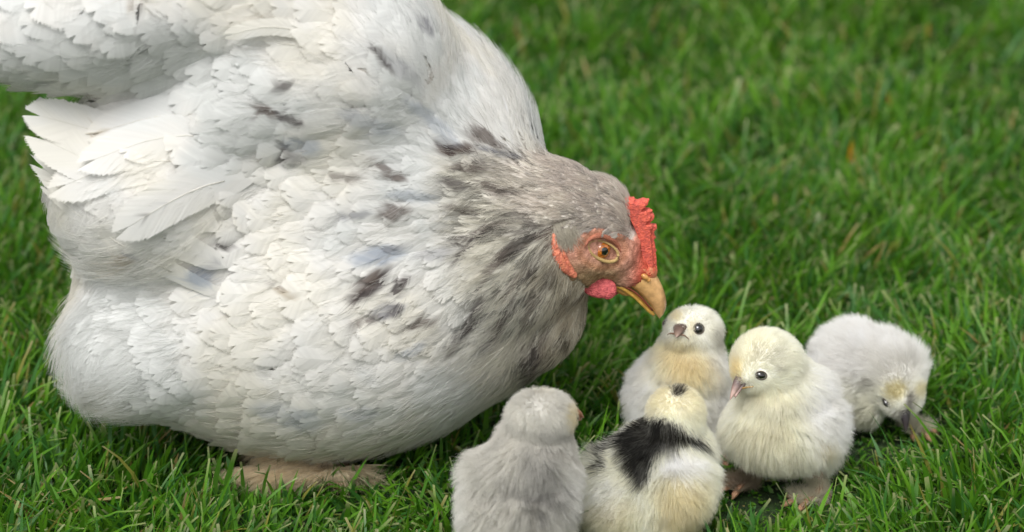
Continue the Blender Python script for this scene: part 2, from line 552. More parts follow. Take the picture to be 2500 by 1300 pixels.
def skin_cols(P):
    u, v = proj(P)
    C = hen_color(P, rng, 0.0)
    f = in_poly(u, v, FACE)
    k = snoise(P, 500, 5)[:, None]
    pink = lin(212, 156, 136); brown = lin(166, 140, 108); red = lin(205, 92, 74)
    e = np.hypot((u - 1471) / 50, (v - 612) / 38)
    S1 = pink + (brown - pink) * smooth(610, 680, v)[:, None] * (1 - smooth(1490, 1540, u))[:, None] 
    S1 = S1 + (red - S1) * (smooth(1535, 1585, u + (v - 600) * 0.15))[:, None]
    S1 = S1 * (1 + 0.12 * k)
    ring = (1 - smooth(0.0, 0.35, np.abs(e - 1.1)))[:, None]
    S1 = S1 + (lin(175, 120, 84) - S1) * ring * 0.5
    C[f] = S1[f]
    return np.clip(C, 0.01, 0.9)

# sculpt: eye socket, brow
uu, vv = proj(hV)
EYE = px(1471, 612, HY)
near = hV[:, 1] < HY
e = np.hypot((uu - 1471) / 46, (vv - 612) / 36)
hV += hN * (-0.0016 * (1 - smooth(0.5, 1.1, e)) * near * (uu > 1380))[:, None]
hV += hN * (0.0010 * np.exp(-((e - 1.45) / 0.3) ** 2) * near * (uu > 1380))[:, None]
wr = in_poly(uu, vv, FACE)
hV += hN * (0.00035 * snoise(hV, 1500, 8, 2) * wr)[:, None]
hen_me.vertices.foreach_set('co', hV.astype(np.float32).ravel())
hen_me.update()
hV, hT, hN = mesh_arrays(hen_me)
hBVH = BVHTree.FromPolygons([tuple(v) for v in hV], [tuple(int(i) for i in t) for t in hT])
_u, _v = proj(hV)
_bare = in_poly(_u, _v, FACE)
_sk = hV - hN * 0.0016 * (~_bare)[:, None]          # skin sits below the plumage everywhere but on the face
hen_me.vertices.foreach_set('co', _sk.astype(np.float32).ravel()); hen_me.update()
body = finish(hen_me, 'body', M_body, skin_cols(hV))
HEN.add(body)

def surf(u, v):
    d = unit(FW + RT * ((u - 1250) / FPX) + UP * ((650 - v) / FPX))
    h = hBVH.ray_cast(Vector(C0), Vector(d))
    if h[0] is None: return None
    return np.array(h[0]), np.array(h[1])

FLOW = [(1530, 470, -1, -.35), (1450, 440, -1, -.12), (1330, 430, -1, 0), (1200, 430, -1, .02), (1080, 440, -1, -.02), (1380, 520, -1, .12), (1250, 520, -1, .1),
        (1340, 620, -.65, .75), (1380, 720, -.25, 1), (1420, 780, -.05, 1), (1370, 860, -.05, 1), (1300, 800, -.25, 1), (1300, 900, -.2, 1), (1220, 640, -.85, .55), (1150, 560, -1, .15),
        (1180, 760, -.6, .8), (1100, 680, -.85, .6), (1000, 700, -.8, .6), (900, 720, -.85, .5), (1000, 560, -1, .1), (900, 450, -1, .05), (800, 560, -1, .15),
        (1280, 300, -.75, -1), (1150, 200, -.75, -.8), (1030, 60, -.8, -.7), (950, 160, -.85, -.6), (1080, 330, -.9, -.45), (900, 300, -1, -.25), (800, 150, -1, -.05), (700, 300, -1, 0),
        (600, 400, -1, .15), (450, 350, -.85, .55), (300, 430, -.9, .35), (150, 380, -1, .15), (500, 560, -1, .3), (650, 650, -1, .25), (800, 800, -1, .25), (1050, 850, -.9, .4),
        (1100, 960, -1, .25), (950, 1040, -1, .05), (700, 1000, -1, .1), (500, 1000, -1, -.1), (550, 850, -1, .15), (350, 800, -1, .15), (200, 760, -.9, .4), (180, 880, -.6, .8), (300, 960, -.8, .6),
        (100, 100, -.8, .6), (250, 180, -.9, .45), (400, 100, -.95, .25), (300, -50, -.9, .3), (50, 0, -.8, .5), (600, 50, -1, .1), (250, 600, -.9, .5), (170, 620, -.9, .5), (1300, 960, -.7, .6)]
FL = np.array(FLOW, float)
def flow(P, N, power=3.0):
    u, v = proj(P)
    d2 = (u[:, None] - FL[:, 0]) ** 2 + (v[:, None] - FL[:, 1]) ** 2 + 400
    wt = d2 ** (-power / 2)
    wt /= wt.sum(1, keepdims=True)
    D = wt @ FL[:, 2:4]
    D = D[:, :1] * RT - D[:, 1:] * UP + FW * 0.0
    D = D - N * (D * N).sum(1, keepdims=True)
    return unit(D)

def rachis(P, N, L, K=6, lift0=-0.0008, lift1=0.004, jit=0.15, r=rng):
    """march K steps along the flow over the surface"""
    n = len(P)
    pts = np.zeros((n, K, 3)); nr = np.zeros((n, K, 3)); sd = np.zeros((n, K, 3))
    ang = r.normal(size=n) * jit
    step = L / (K - 1)
    Q, Nn = P.copy(), N.copy()
    for k in range(K):
        D = flow(Q, Nn)
        sdv = np.cross(Nn, D)
        D = unit(D * np.cos(ang)[:, None] + sdv * np.sin(ang)[:, None])
        sdv = np.cross(Nn, D)
        lf = lift0 + (lift1 - lift0) * (k / (K - 1)) ** 1.6
        pts[:, k] = Q + Nn * (lf[:, None] if np.ndim(lf) else lf)
        nr[:, k] = Nn; sd[:, k] = sdv
        if k < K - 1:
            Q2 = Q + D * step[:, None]
            for i in range(n):
                h = hBVH.find_nearest(Vector(Q2[i]))
                if h[0] is not None:
                    Q[i] = h[0]; Nn[i] = 0.6 * Nn[i] + 0.4 * np.array(h[1])
            Nn = unit(Nn)
    return pts, nr, sd

def build_feathers(pts, nr, sd, L, W, nb, alpha, r, cup=0.35, rag=0.10, sharp=0.5, colfn=hen_color, jit=0.05, core=0.82, fuzz=0.0, tp=2.0, fr=None):
    """every feather: nb barbs each side as tapered strips. returns V (n,m,3), quads, tris (local to one feather), colours"""
    n, K, _ = pts.shape
    m = nb * 2
    s = np.linspace(0.12, 1.0, nb) ** 0.9
    prof = np.clip(np.minimum(1, (s / 0.35)) ** 0.6 * (1 - np.clip((s - 0.55) / 0.45, 0, 1) ** tp * 0.85), 0.08, 1)
    prof = prof * (1 - sharp * smooth(0.3, 1, s) * 0.8)
    side = np.concatenate([np.ones(nb), -np.ones(nb)])
    s0 = np.tile(s, 2)[None] + r.normal(size=(n, m)) * 0.10 / nb
    wd = np.tile(prof, 2)[None] * W[:, None] * (1 + r.normal(size=(n, m)) * rag)
    al = (alpha * (1 - 0.75 * np.tile(s, 2) ** 3))[None] + r.normal(size=(n, m)) * (0.06 if core < .6 else 0.008)
    # forward run of the barb
    wsm = wd if core < .6 else np.tile(prof, 2)[None] * W[:, None]
    run = wsm / np.tan(np.clip(al, 0.12, 1.4)) / L[:, None]
    run = np.clip(run, 0, 0.52 - 0.42 * np.tile(s, 2)[None])
    def at(sv, x, up=0.0):
        t = np.clip(sv, 0, 1) * (K - 1)
        i = np.minimum(t.astype(int), K - 2); f = (t - i)[..., None]
        I = np.arange(n)[:, None]
        p = pts[I, i] * (1 - f) + pts[I, i + 1] * f
        ext = np.clip(sv - 1, 0, None)[..., None] * (pts[:, -1] - pts[:, -2])[:, None, :] * (K - 1)
        nn = nr[I, i] * (1 - f) + nr[I, i + 1] * f
        sdd = sd[I, i] * (1 - f) + sd[I, i + 1] * f
        q = np.abs(x) / W[:, None]
        return p + ext + sdd * x[..., None] + nn * ((-cup * q ** 2 * W[:, None] * 0.9 + up))[..., None]
    def atn(sv):
        t = np.clip(sv, 0, 1) * (K - 1)
        i = np.minimum(t.astype(int), K - 2); f = (t - i)[..., None]
        I = np.arange(n)[:, None]
        return nr[I, i] * (1 - f) + nr[I, i + 1] * f
    V_l, C_l, Qs, Ts, off, NV_l = [], [], [], [], 0, []
    fr = r.random((n, 1)) if fr is None else fr[:, None]
    for sg in (0, 1):
        sgn = 1.0 if sg == 0 else -1.0
        ss = s0[:, sg * nb:(sg + 1) * nb]; ww = wd[:, sg * nb:(sg + 1) * nb]; rr_ = run[:, sg * nb:(sg + 1) * nb]
        smw = (ww + np.roll(ww, 1, 1) + np.roll(ww, -1, 1)) / 3; smw[:, 0] = ww[:, 0]; smw[:, -1] = ww[:, -1]
        cols_ = []; nrm_ = []
        up = r.normal(size=(n, nb)) * 0.00010 + fuzz * np.abs(r.normal(size=(n, nb))) * W[:, None]
        for fx in (0.0, core * 0.55, core):
            cols_.append(at(ss + rr_ * fx, sgn * smw * fx, up * fx)); nrm_.append(atn(ss + rr_ * fx))
        ds = 0.88 / nb
        tip = at(ss + ds * 0.5 + rr_ * (1 + r.normal(size=(n, nb)) * 0.04), sgn * ww, up * 1.5)[:, :-1]
        NV_l.append(np.concatenate(nrm_ + [nrm_[-1][:, :-1]], 1)); V = np.concatenate(cols_ + [tip], 1)           # n, 3nb + nb-1
        a = np.arange(nb - 1)
        for c in (0, 1):
            q = np.stack([c * nb + a, c * nb + a + 1, (c + 1) * nb + a + 1, (c + 1) * nb + a], 1) + off
            Qs.append(q if sg == 0 else q[:, ::-1])
        t3 = np.stack([2 * nb + a, 2 * nb + a + 1, 3 * nb + a], 1) + off
        Ts.append(t3 if sg == 0 else t3[:, ::-1])
        st = np.clip(fr + r.normal(size=(n, nb)) * 0.08, 0, 1); st = np.concatenate([st, st, st, st[:, :-1]], 1)
        jb = 1 + r.normal(size=(n, nb)) * jit; jb = np.concatenate([jb, jb, jb, jb[:, :-1]], 1)
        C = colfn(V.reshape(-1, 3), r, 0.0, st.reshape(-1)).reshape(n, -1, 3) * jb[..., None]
        V_l.append(V); C_l.append(C); off += V.shape[1]
    C = np.concatenate(C_l, 1) * (1 + r.normal(size=(n, 1, 1)) * 0.02)
    return np.concatenate(V_l, 1), np.concatenate(Qs), np.concatenate(Ts), np.clip(C, 0.008, 0.90), np.concatenate(NV_l, 1)

def size_field(P):
    """feather length, width (px) from where it grows"""
    u, v = proj(P)
    L = np.full(len(P), 150.0); W = np.full(len(P), 54.0)
    def blend(wt, l, w):
        nonlocal L, W
        L = L * (1 - wt) + l * wt; W = W * (1 - wt) + w * wt
    blend(smooth(300, 150, v) * smooth(650, 400, u), 165, 74)          # saddle cushion
    blend(smooth(820, 950, v), 120, 54)                                # belly scallops
    blend(smooth(900, 1150, u), 130, 27)                             # hackle
    blend(smooth(1150, 1300, u) * smooth(320, 400, v), 90, 15)
    hd = smooth(1290, 1420, u - (v - 500) * 0.25) * smooth(360, 400, v) * (1 - smooth(700, 800, v))
    blend(hd, 40, 7)
    blend(smooth(480, 330, u) * smooth(600, 700, v), 120, 30)          # rear fluff
    blend(smooth(360, 330, v) * smooth(1000, 1150, u), 110, 26)        # smooth shoulder
    return L, W

def scatter(n, r, spacing):
    """darts thrown on the surface, spacing by feather width"""
    def wf(c):
        L, W = size_field(c); return 1.0 / (W * np.sqrt(L)) ** 1.0
    P, N = sample_surface(hV, hT, hN, n, r, wf)
    u, v = proj(P)
    facing = ((P - C0) * N).sum(1) < 0
    bad = in_poly(u, v, FACE) | ((u > 1530) & (v > 470)) | ((v > 640) & (u > 1425))
    under = P[:, 2] < 0.012
    # the far side needs fewer
    keep = ~bad & ~under & (facing | (r.random(n) < 0.5))
    P, N = P[keep], N[keep]
    L, W = size_field(P)
    rr = spacing * np.sqrt(L * W) * 0.00022 * 0.55
    grid = {}; acc = []
    cs = 0.006
    for i in range(len(P)):
        g = (int(P[i, 0] // cs), int(P[i, 1] // cs), int(P[i, 2] // cs)); ok = True
        rng2 = int(math.ceil(rr[i] / cs))
        for a in range(-rng2, rng2 + 1):
            for b in range(-rng2, rng2 + 1):
                for c in range(-rng2, rng2 + 1):
                    for j in grid.get((g[0] + a, g[1] + b, g[2] + c), ()):
                        q = P[i] - P[j]
                        if q @ q < min(rr[i], rr[j]) ** 2:
                            ok = False; break
                    if not ok: break
                if not ok: break
            if not ok: break
        if ok:
            grid.setdefault(g, []).append(i); acc.append(i)
    acc = np.array(acc)
    return P[acc], N[acc], L[acc] * 0.00022, W[acc] * 0.00022

r1 = np.random.default_rng(21)
fP, fN, fL, fW = scatter(34000, r1, 0.60)
print('feathers', len(fP))
fL *= r1.uniform(0.85, 1.35, len(fP)); fW *= r1.uniform(0.8, 1.2, len(fP))
lift1 = np.clip(fW * 0.25, 0.0010, 0.0034) * r1.uniform(0.6, 1.5, len(fP))
WINGP = np.array([(70, 250), (300, 270), (500, 270), (640, 400), (700, 640), (600, 750), (420, 670), (250, 580), (110, 470)], float)
wu_, wv_ = proj(fP)
lift1[in_poly(wu_, wv_, WINGP) & (fN[:, 1] < 0)] = 0.0011
lift1 = np.where(fW < 0.0030, np.maximum(lift1, 0.0013) * r1.uniform(0.8, 1.8, len(fP)), lift1)
pts, nr, sd = rachis(fP, fN, fL, 6, -0.0006, lift1, 0.16, r1)
narrow = fW < 0.0045
fR = r1.random(len(fP))
lift_head = (fW < 0.0022)
big_face = ((pts[:, 3] - C0) * nr[:, 3]).sum(1) < -0.25 * 1.5
mu_, mv_ = proj(pts[:, 3])
inview = (mu_ > 0) & (mu_ < 2500) & (mv_ > 0) & (mv_ < 1300)
score = fL * fW * inview * big_face * ~narrow
order = np.argsort(-score)
singles = set(order[:270].tolist())
acc_V, acc_Q, acc_T, acc_C, off, acc_N = [], [], [], [], 0, []
single_data = []
for grp, nb, al, cup, rag, sharp, fz, core in ((~narrow, 27, 0.52, 0.36, 0.025, 0.38, 0.0, 0.90), (narrow, 9, 0.30, 0.35, 0.18, 0.75, 0.08, 0.45)):
    ids = np.where(grp)[0]
    if len(ids) == 0: continue
    V, q, t, C, NV = build_feathers(pts[ids], nr[ids], sd[ids], fL[ids], fW[ids], nb, al, r1, cup, rag, sharp, jit=0.03 if nb > 12 else 0.09, fuzz=fz, core=core, tp=2.0 if core < .6 else 3.0, fr=fR[ids])
    for k, i in enumerate(ids):
        if i in singles:
            single_data.append((V[k], q, t, C[k], NV[k]))
        else:
            acc_V.append(V[k]); acc_N.append(NV[k]); acc_C.append(C[k]); acc_Q.append(q + off); acc_T.append(t + off); off += len(V[k])
plum = mesh_obj('plumage', np.concatenate(acc_V), np.concatenate(acc_Q), M_feather, None, np.concatenate(acc_C), True, np.concatenate(acc_T), np.concatenate(acc_N), 0.45)
HEN.add(plum); plum['kind'] = 'stuff'; plum['label'] = 'short overlapping white and grey streaked body feathers'
for V, q, t, C, NV in single_data:
    HEN.add(mesh_obj('feather', V, q, M_feather, None, C, True, t, NV, 0.45))

# -------- hand placed wing and saddle feathers (root, through, tip in photograph pixels, half width px, lift mm)
BIGF = [
    ([(640, 770), (440, 672), (270, 575), (140, 462)], 30, 1, 2), ([(640, 700), (450, 600), (290, 520), (138, 418)], 46, 2, 3),
    ([(620, 620), (440, 500), (280, 420), (122, 345)], 58, 3, 4), ([(600, 520), (420, 400), (260, 330), (112, 290)], 54, 3, 4),
    ([(620, 450), (480, 400), (330, 390), (180, 450)], 56, 4, 5), ([(640, 380), (520, 330), (400, 330), (250, 390)], 52, 5, 6),
    ([(680, 450), (560, 430), (440, 470), (320, 540)], 54, 6, 7),
    ([(620, 300), (500, 275), (380, 285), (260, 330)], 50, 4, 4),
    ([(800, 112), (740, 78), (660, 52), (572, 66)], 21, 3, 12),
    ([(160, 300), (120, 280), (90, 255), (96, 262)], 22, 0, 0), ([(220, 340), (160, 320), (115, 305), (110, 318)], 30, 0, 0),
]
for path, hw, l0, l1 in BIGF:
    K = 9
    pp = interp_spline(path, K)
    P3, N3 = [], []
    lastd = None
    for k, (u, v) in enumerate(pp):
        h = surf(u, v)
        if h is not None:
            base, n = h; lastd = base[1]
        else:
            base = px(u, v, lastd if lastd is not None else -0.05); n = -FW * 0.8 + np.array([-0.5, 0, 0.2])
        P3.append(base); N3.append(n)
    P3 = np.array(P3); N3 = unit(np.array(N3))
    # smooth depth
    for _ in range(3):
        P3[1:-1] = (P3[:-2] + P3[1:-1] * 2 + P3[2:]) / 4; N3[1:-1] = unit(N3[:-2] + N3[1:-1] * 2 + N3[2:])
    N3 = unit(N3 + N3.mean(0))
    lf = (-1.6 + (l1 * .45 + 5.4) * np.linspace(0, 1, K) ** 0.75)[:, None] * 0.001
    P3 = P3 + N3 * lf
    D = unit(np.gradient(P3, axis=0)); Sd = unit(np.cross(N3, D))
    Lr = np.linalg.norm(np.diff(P3, axis=0), axis=1).sum()
    V, q, t, C, NV = build_feathers(P3[None], N3[None], Sd[None], np.array([Lr]), np.array([hw * 0.00022]), 60, 0.62, r1, 0.10, 0.02, 0.05, jit=0.012, core=0.93, tp=3.5)
    o = mesh_obj('wing_feather', V[0], q, M_feather, None, C[0], True, t, NV[0], 0.5)
    HEN.add(o)
    sh = tube((P3 + N3 * 0.0001)[3:], np.linspace(0.00030, 0.00006, K - 3), 6)
    s_ = mesh_obj('shaft', sh[0], sh[1], M_feather, o, np.tile([0.78, 0.76, 0.70], (len(sh[0]), 1)))

# -------- loose fluff over the plumage, as fine strands
def hen_fluff():
    r = np.random.default_rng(5)
    def wf(c):
        u, v = proj(c)
        rear = smooth(560, 300, u) * smooth(560, 680, v)
        neck = smooth(1050, 1250, u) * smooth(350, 400, v)
        head = smooth(1290, 1420, u)
        return 0.34 + 0.75 * rear + 1.1 * neck + 5.0 * head
    P, N = sample_surface(hV, hT, hN, 56000, r, wf)
    u, v = proj(P)
    k = ~(in_poly(u, v, FACE) | ((u > 1535) & (v > 470)) | ((v > 640) & (u > 1425))) & (P[:, 2] > 0.008)
    P, N, u, v = P[k], N[k], u[k], v[k]
    rear = smooth(560, 300, u) * smooth(560, 680, v) * 0.6; head = smooth(1250, 1420, u)
    L = (0.014 + 0.012 * rear - 0.0070 * head) * r.uniform(0.6, 1.3, len(P))
    D = flow(P, N)
    sdv = np.cross(N, D)
    cl = snoise(P, 330, 17)[:, None] * 0.5 + r.normal(size=(len(P), 1)) * 0.16
    D = unit(D + sdv * cl)
    lift = (0.22 + 0.22 * rear + 0.10 * r.random(len(P)))[:, None]
    K = 5
    t = np.linspace(0, 1, K)[None, :, None]
    base = P + N * 0.0012
    X = base[:, None] + D[:, None] * t * L[:, None, None] + N[:, None] * (lift[:, None] * (t - 0.55 * t * t)) * L[:, None, None]
    from mathutils.kdtree import KDTree
    kd = KDTree(len(fP))
    for i, p in enumerate(fP.tolist()): kd.insert(p, i)
    kd.balance()
    st = fR[[kd.find(p)[1] for p in (P - D * 0.006).tolist()]] + r.normal(size=len(P)) * 0.05
    C = hen_color(P + D * 0.003 + r.normal(size=P.shape) * 0.0015, r, 0.05, st)
    C = np.repeat(C[:, None], K, 1)
    R = (0.00009 * (1 - 0.8 * np.linspace(0, 1, K)))[None] * r.uniform(0.7, 1.3, (len(P), 1))
    o = hair_obj('fluff', X, C, R, M_down)
    o['kind'] = 'stuff'; HEN.add(o)
hen_fluff()

# pale ear tuft
def tuft(u0, v0, ru, rv, du, dv, n, L, col, parent, name='ear_tuft'):
    r = np.random.default_rng(9)
    P, D = [], []
    for i in range(n):
        a, q = r.uniform(0, 6.283), math.sqrt(r.random())
        h = surf(u0 + ru * q * math.cos(a), v0 + rv * q * math.sin(a))
        if h is None: continue
        n_ = h[1]; d = RT * du - UP * dv + r.normal(size=3) * 0.25
        d = d - n_ * (d @ n_); P.append(h[0] + n_ * 0.0006); D.append(unit(d) + n_ * 0.10)
    P, D = np.array(P), np.array(D)
    t = np.linspace(0, 1, 4)[None, :, None]
    X = P[:, None] + D[:, None] * t * (L * r.uniform(.6, 1.2, len(P)))[:, None, None]
    C = np.clip(np.array(col) * (1 + r.normal(size=(len(P), 1)) * 0.08), 0, .85)
    o = hair_obj(name, X, np.repeat(C[:, None], 4, 1), np.tile(np.array([.00012, .0001, .00008, .00002]), (len(P), 1)), M_down)
    o['kind'] = 'stuff'; HEN.add(o)
tuft(1374, 558, 30, 26, .3, .9, 900, 0.008, lin(196, 190, 176), HEN)

# -------- comb
COMB = [(1524, 486), (1532, 481), (1541, 484), (1548, 483), (1553, 490), (1560, 489), (1570, 485), (1583, 489), (1582, 497), (1572, 505), (1567, 513), (1575, 511), (1585, 510), (1590, 514), (1585, 522), (1592, 520), (1598, 526), (1596, 533), (1588, 540), (1582, 549), (1592, 548), (1603, 549), (1604, 556), (1596, 563), (1597, 569), (1599, 575), (1596, 584), (1600, 600), (1600, 614), (1603, 628), (1603, 645), (1605, 660), (1601, 680), (1580, 672), (1562, 655), (1556, 630), (1558, 600), (1558, 572), (1550, 555), (1543, 540), (1535, 520), (1528, 503)]
def shrink(poly, k, du=0, dv=0):
    c = np.mean(poly, 0); return [((p[0] - c[0]) * k + c[0] + du, (p[1] - c[1]) * k + c[1] + dv) for p in poly]
comb_parts = [poly_slab(COMB, HY, 0.0042)]
comb_parts.append(poly_slab(shrink(COMB, 0.86, -6, 0), HY - 0.003, 0.003))
comb_parts.append(poly_slab(shrink(COMB, 0.86, -6, 0), HY + 0.003, 0.003))
rc = random.Random(4)
for i in range(0):
    a = rc.random(); k = rc.randint(0, 1)
    u = 1540 + a * 48 + rc.uniform(-8, 10); v = 500 + a * 150 + rc.uniform(-12, 12)
    comb_parts.append(Ell(u, v, rc.uniform(4, 8), rc.uniform(4, 8), rc.uniform(5, 9), HY + (-1 if k else 1) * rc.uniform(0.003, 0.0048)).mesh())
for (u1, v1_), (u2, v2_) in (((1545, 520), (1582, 488)), ((1550, 540), (1590, 515)), ((1556, 560), (1594, 528)), ((1562, 585), (1600, 552)), ((1568, 610), (1598, 580)), ((1572, 640), (1600, 612)), ((1576, 662), (1600, 645))):
    for t in np.linspace(0, 1, 6):
        comb_parts.append(Ell(u1 + (u2 - u1) * t, v1_ + (v2_ - v1_) * t, 7 - 3 * t, 7 - 3 * t, 22 - 14 * t, HY).mesh())
cm = join_voxel(comb_parts, 0.00042, 4)
comb = finish(cm, 'comb', M_comb, np.ones((len(cm.vertices), 3)) * 0.5); HEN.add(comb)

# -------- wattle and ear lobe
WY = HY - 0.0165
wm = join_voxel([Ell(1462, 702, 43, 27, 12, HY - 0.0145, 8).mesh(), Ell(1484, 707, 22, 25, 12, HY - 0.0145, 0).mesh(), Ell(1440, 690, 22, 16, 10, HY - 0.0145, 20).mesh()], 0.0005, 5)
HEN.add(finish(wm, 'wattle', M_wattle, np.ones((len(wm.vertices), 3)) * 0.5))
wm = join_voxel([Ell(1478, 702, 38, 24, 12, HY + 0.010, 8).mesh(), Ell(1495, 700, 22, 24, 12, HY + 0.0105, 0).mesh()], 0.0005, 5)
HEN.add(finish(wm, 'wattle', M_wattle, np.ones((len(wm.vertices), 3)) * 0.5))
lp = interp_spline([(1352, 578), (1356, 606), (1365, 634), (1381, 658), (1402, 672)], 25)
parts = []
for k, (u, v) in enumerate(lp):
    h = surf(u, v)
    y = h[0][1] if h else HY - 0.014
    parts.append(Ell(u, v, 6 + 7 * math.sin(math.pi * k / 26), 9, 8, y - 0.0005).mesh())
lm = join_voxel(parts, 0.0005, 4)
HEN.add(finish(lm, 'earlobe', M_lobe, np.ones((len(lm.vertices), 3)) * 0.5))
# second fold of the lobe
parts = []
for k, (u, v) in enumerate(interp_spline([(1366, 600), (1377, 622), (1386, 644), (1398, 660)], 18)):
    h = surf(u, v); parts.append(Ell(u, v, 4 + 3 * math.sin(math.pi * k / 18), 6, 5, (h[0][1] if h else HY - 0.014) - 0.0006).mesh())
lm = join_voxel(parts, 0.0005, 4)
HEN.add(finish(lm, 'earlobe_fold', M_lobe, np.ones((len(lm.vertices), 3)) * 0.5))

# -------- eye
def hen_eye():
    h = surf(1471, 612)
    c = h[0]; n = unit(unit(h[1]) * 0.6 - FW * 0.8)
    k = 0.000213
    e = Ell(1471, 612, 27, 27, 27, 0).mesh()
    V, F = ico()
    R = 25 * k
    ctr = c - n * (R * 0.55)
    eye = mesh_obj('eye', V * R + ctr, F, M_iris); HEN.add(eye)
    # pupil: a cap slightly proud of the iris, facing outwards
    a = unit(np.cross(n, [0, 0, 1])); b = np.cross(n, a)
    st = []
    ax = unit(n + RT * 0.05)
    for j in range(7):
        t = j / 6 * rad(24)
        st.append((ctr + ax * (R * 1.012) * math.cos(t), a * R * 1.012 * math.sin(t) + a * 1e-6, b * R * 1.012 * math.sin(t) + b * 1e-6))
    pv, pf = loft(st, 20)
    mesh_obj('pupil', pv, pf, M_pupil, eye)
    # eyelids: almond ring
    ring = [(1436, 600), (1444, 591), (1460, 588), (1478, 592), (1494, 602), (1504, 617), (1500, 632), (1484, 637), (1466, 634), (1450, 625), (1440, 613)]
    rp = interp_spline(ring + ring[:1], 34)
    P = []
    for u, v in rp:
        hh = surf(u, v); P.append((hh[0] if hh else c) + n * 0.0001)
    P = np.array(P) + n * 0.0004
    d0 = ((P - ctr) @ n); P += np.outer(np.clip(R * 0.70 - d0, -0.001, 0.002), n)
    rr = [0.00075 + 0.00025 * math.sin(i / 33 * 6.28 * 1 + 3.6) for i in range(34)]
    v1, f1 = tube(P, rr, 10)
    HEN.add(mesh_obj('eyelid', v1, f1, M_eyerim))
    # upper brow fold
    bp_ = interp_spline([(1428, 604), (1440, 584), (1462, 576), (1484, 580), (1506, 596), (1516, 616)], 16)
    P = []
    for u, v in bp_:
        hh = surf(u, v); P.append((hh[0] if hh else c))
    v1, f1 = tube(np.array(P), [0.0004 + 0.0013 * math.sin(i / 15 * math.pi) for i in range(16)], 10)
    HEN.add(mesh_obj('brow', v1, f1, solid_mat('brow_skin', tuple(lin(184, 116, 92)), 0.6, 0.3, bump=0.8, bscale=1500, mot=0.3)))
hen_eye()

# -------- beak
def seen_loft(tops, bots, hw, y, n=22, power=2.0):
    """stations between an upper and a lower line seen in the photograph, with real half width (m) in depth"""
    T = interp_spline(tops, n); B = interp_spline(bots, n); H = np.interp(np.linspace(0, 1, n), np.linspace(0, 1, len(hw)), hw)
    st = []
    for i in range(n):
        a, b = px(*T[i], y), px(*B[i], y)
        st.append(((a + b) / 2, (a - b) / 2, np.array([0, H[i], 0])))
    return loft(st, 20, power)
up_t = [(1566, 640), (1590, 656), (1608, 682), (1622, 712), (1627, 742), (1621, 764), (1611, 777)]
up_b = [(1505, 672), (1520, 686), (1545, 700), (1570, 722), (1588, 744), (1599, 764), (1609, 777)]
bv, bf = seen_loft(up_t, up_b, [0.0075, 0.0078, 0.0070, 0.0055, 0.0040, 0.0024, 0.0006], HY, 26, 2.3)
def beak_cols(V, base, tip, edge=None):
    u, v = proj(V)
    t = smooth(1520, 1625, u)[:, None]
    return np.array(base) * (1 - t) + np.array(tip) * t
cu = beak_cols(bv, lin(224, 178, 112), lin(226, 180, 126))
ub, vb = proj(bv)
edge = smooth(8, 2, np.abs((vb - 700) - (ub - 1622) * 3.0))  # nothing sharp: darker culmen stripe
ridge = smooth(1612, 1626, ub)[:, None]
cu = cu * (1 - 0.55 * ridge) + lin(120, 84, 56) * 0.55 * ridge
HEN.add(mesh_obj('upper_beak', bv, bf, M_beak, None, cu))
lo_t = [(1490, 668), (1515, 686), (1540, 700), (1562, 722), (1580, 744), (1594, 762)]
lo_b = [(1494, 700), (1518, 716), (1540, 720), (1560, 736), (1578, 752), (1592, 764)]
bv, bf = seen_loft(lo_t, lo_b, [0.0070, 0.0066, 0.0058, 0.0045, 0.0030, 0.0010], HY, 22, 2.1)
HEN.add(mesh_obj('lower_beak', bv, bf, M_beak, None, np.tile(lin(190, 142, 76), (len(bv), 1))))
# yellow mouth edge along the gape, on the near and far side
for sgn in (-1, 1):
    gp = interp_spline([(1482, 675), (1494, 680), (1512, 686), (1530, 698), (1548, 714), (1566, 733), (1582, 752), (1596, 766)], 20)
    wv = np.interp(np.linspace(0, 1, 20), [0, .3, .7, 1], [0.0075, 0.0074, 0.0048, 0.0016])
    P = np.array([px(u, v, HY) + np.array([0, sgn * wv[i], 0]) for i, (u, v) in enumerate(gp)])
    v1, f1 = tube(P, [0.0007 + 0.0006 * math.sin(min(1, i / 12) * math.pi * 0.9) for i in range(20)], 10)
    HEN.add(mesh_obj('gape_edge', v1, f1, M_beak, None, np.tile(lin(216, 170, 82), (len(v1), 1))))
# dark line between the halves: reddish mouth with the gap shadow painted in
for sgn in (-1,):
    gp = interp_spline([(1500, 676), (1520, 682), (1545, 696), (1566, 716), (1584, 738), (1592, 750)], 16)
    wv = np.interp(np.linspace(0, 1, 16), [0, .3, .7, 1], [0.0084, 0.0083, 0.0062, 0.0042])
    P = np.array([px(u, v, HY) + np.array([0, sgn * wv[i], 0]) for i, (u, v) in enumerate(gp)])
    v1, f1 = tube(P, [0.0005] * 16, 8)
    HEN.add(mesh_obj('mouth_line', v1, f1, solid_mat('mouth_dark', tuple(lin(110, 50, 34)), 0.5)))
# nostril flap
nm = join_voxel([Ell(1574, 676, 11, 7, 8, HY - 0.0078, 35).mesh(), Ell(1582, 683, 8, 6, 7, HY - 0.0075, 35).mesh()], 0.0004, 4)
HEN.add(finish(nm, 'nostril_flap', M_beak, np.tile(lin(206, 150, 84), (len(nm.vertices), 1))))
# cere: fleshy red bridge over the beak root
ce = join_voxel([Ell(1545, 655, 46, 22, 42, HY, 14).mesh(), Ell(1580, 662, 26, 22, 32, HY, 30).mesh()], 0.0006, 4)
HEN.add(finish(ce, 'cere', solid_mat('cere_skin', tuple(lin(196, 92, 66)), 0.55, 0.3, bump=0.9, bscale=1400, mot=0.4, col2=tuple(lin(206, 130, 96)), mscale=500), np.ones((len(ce.vertices), 3)) * 0.5))

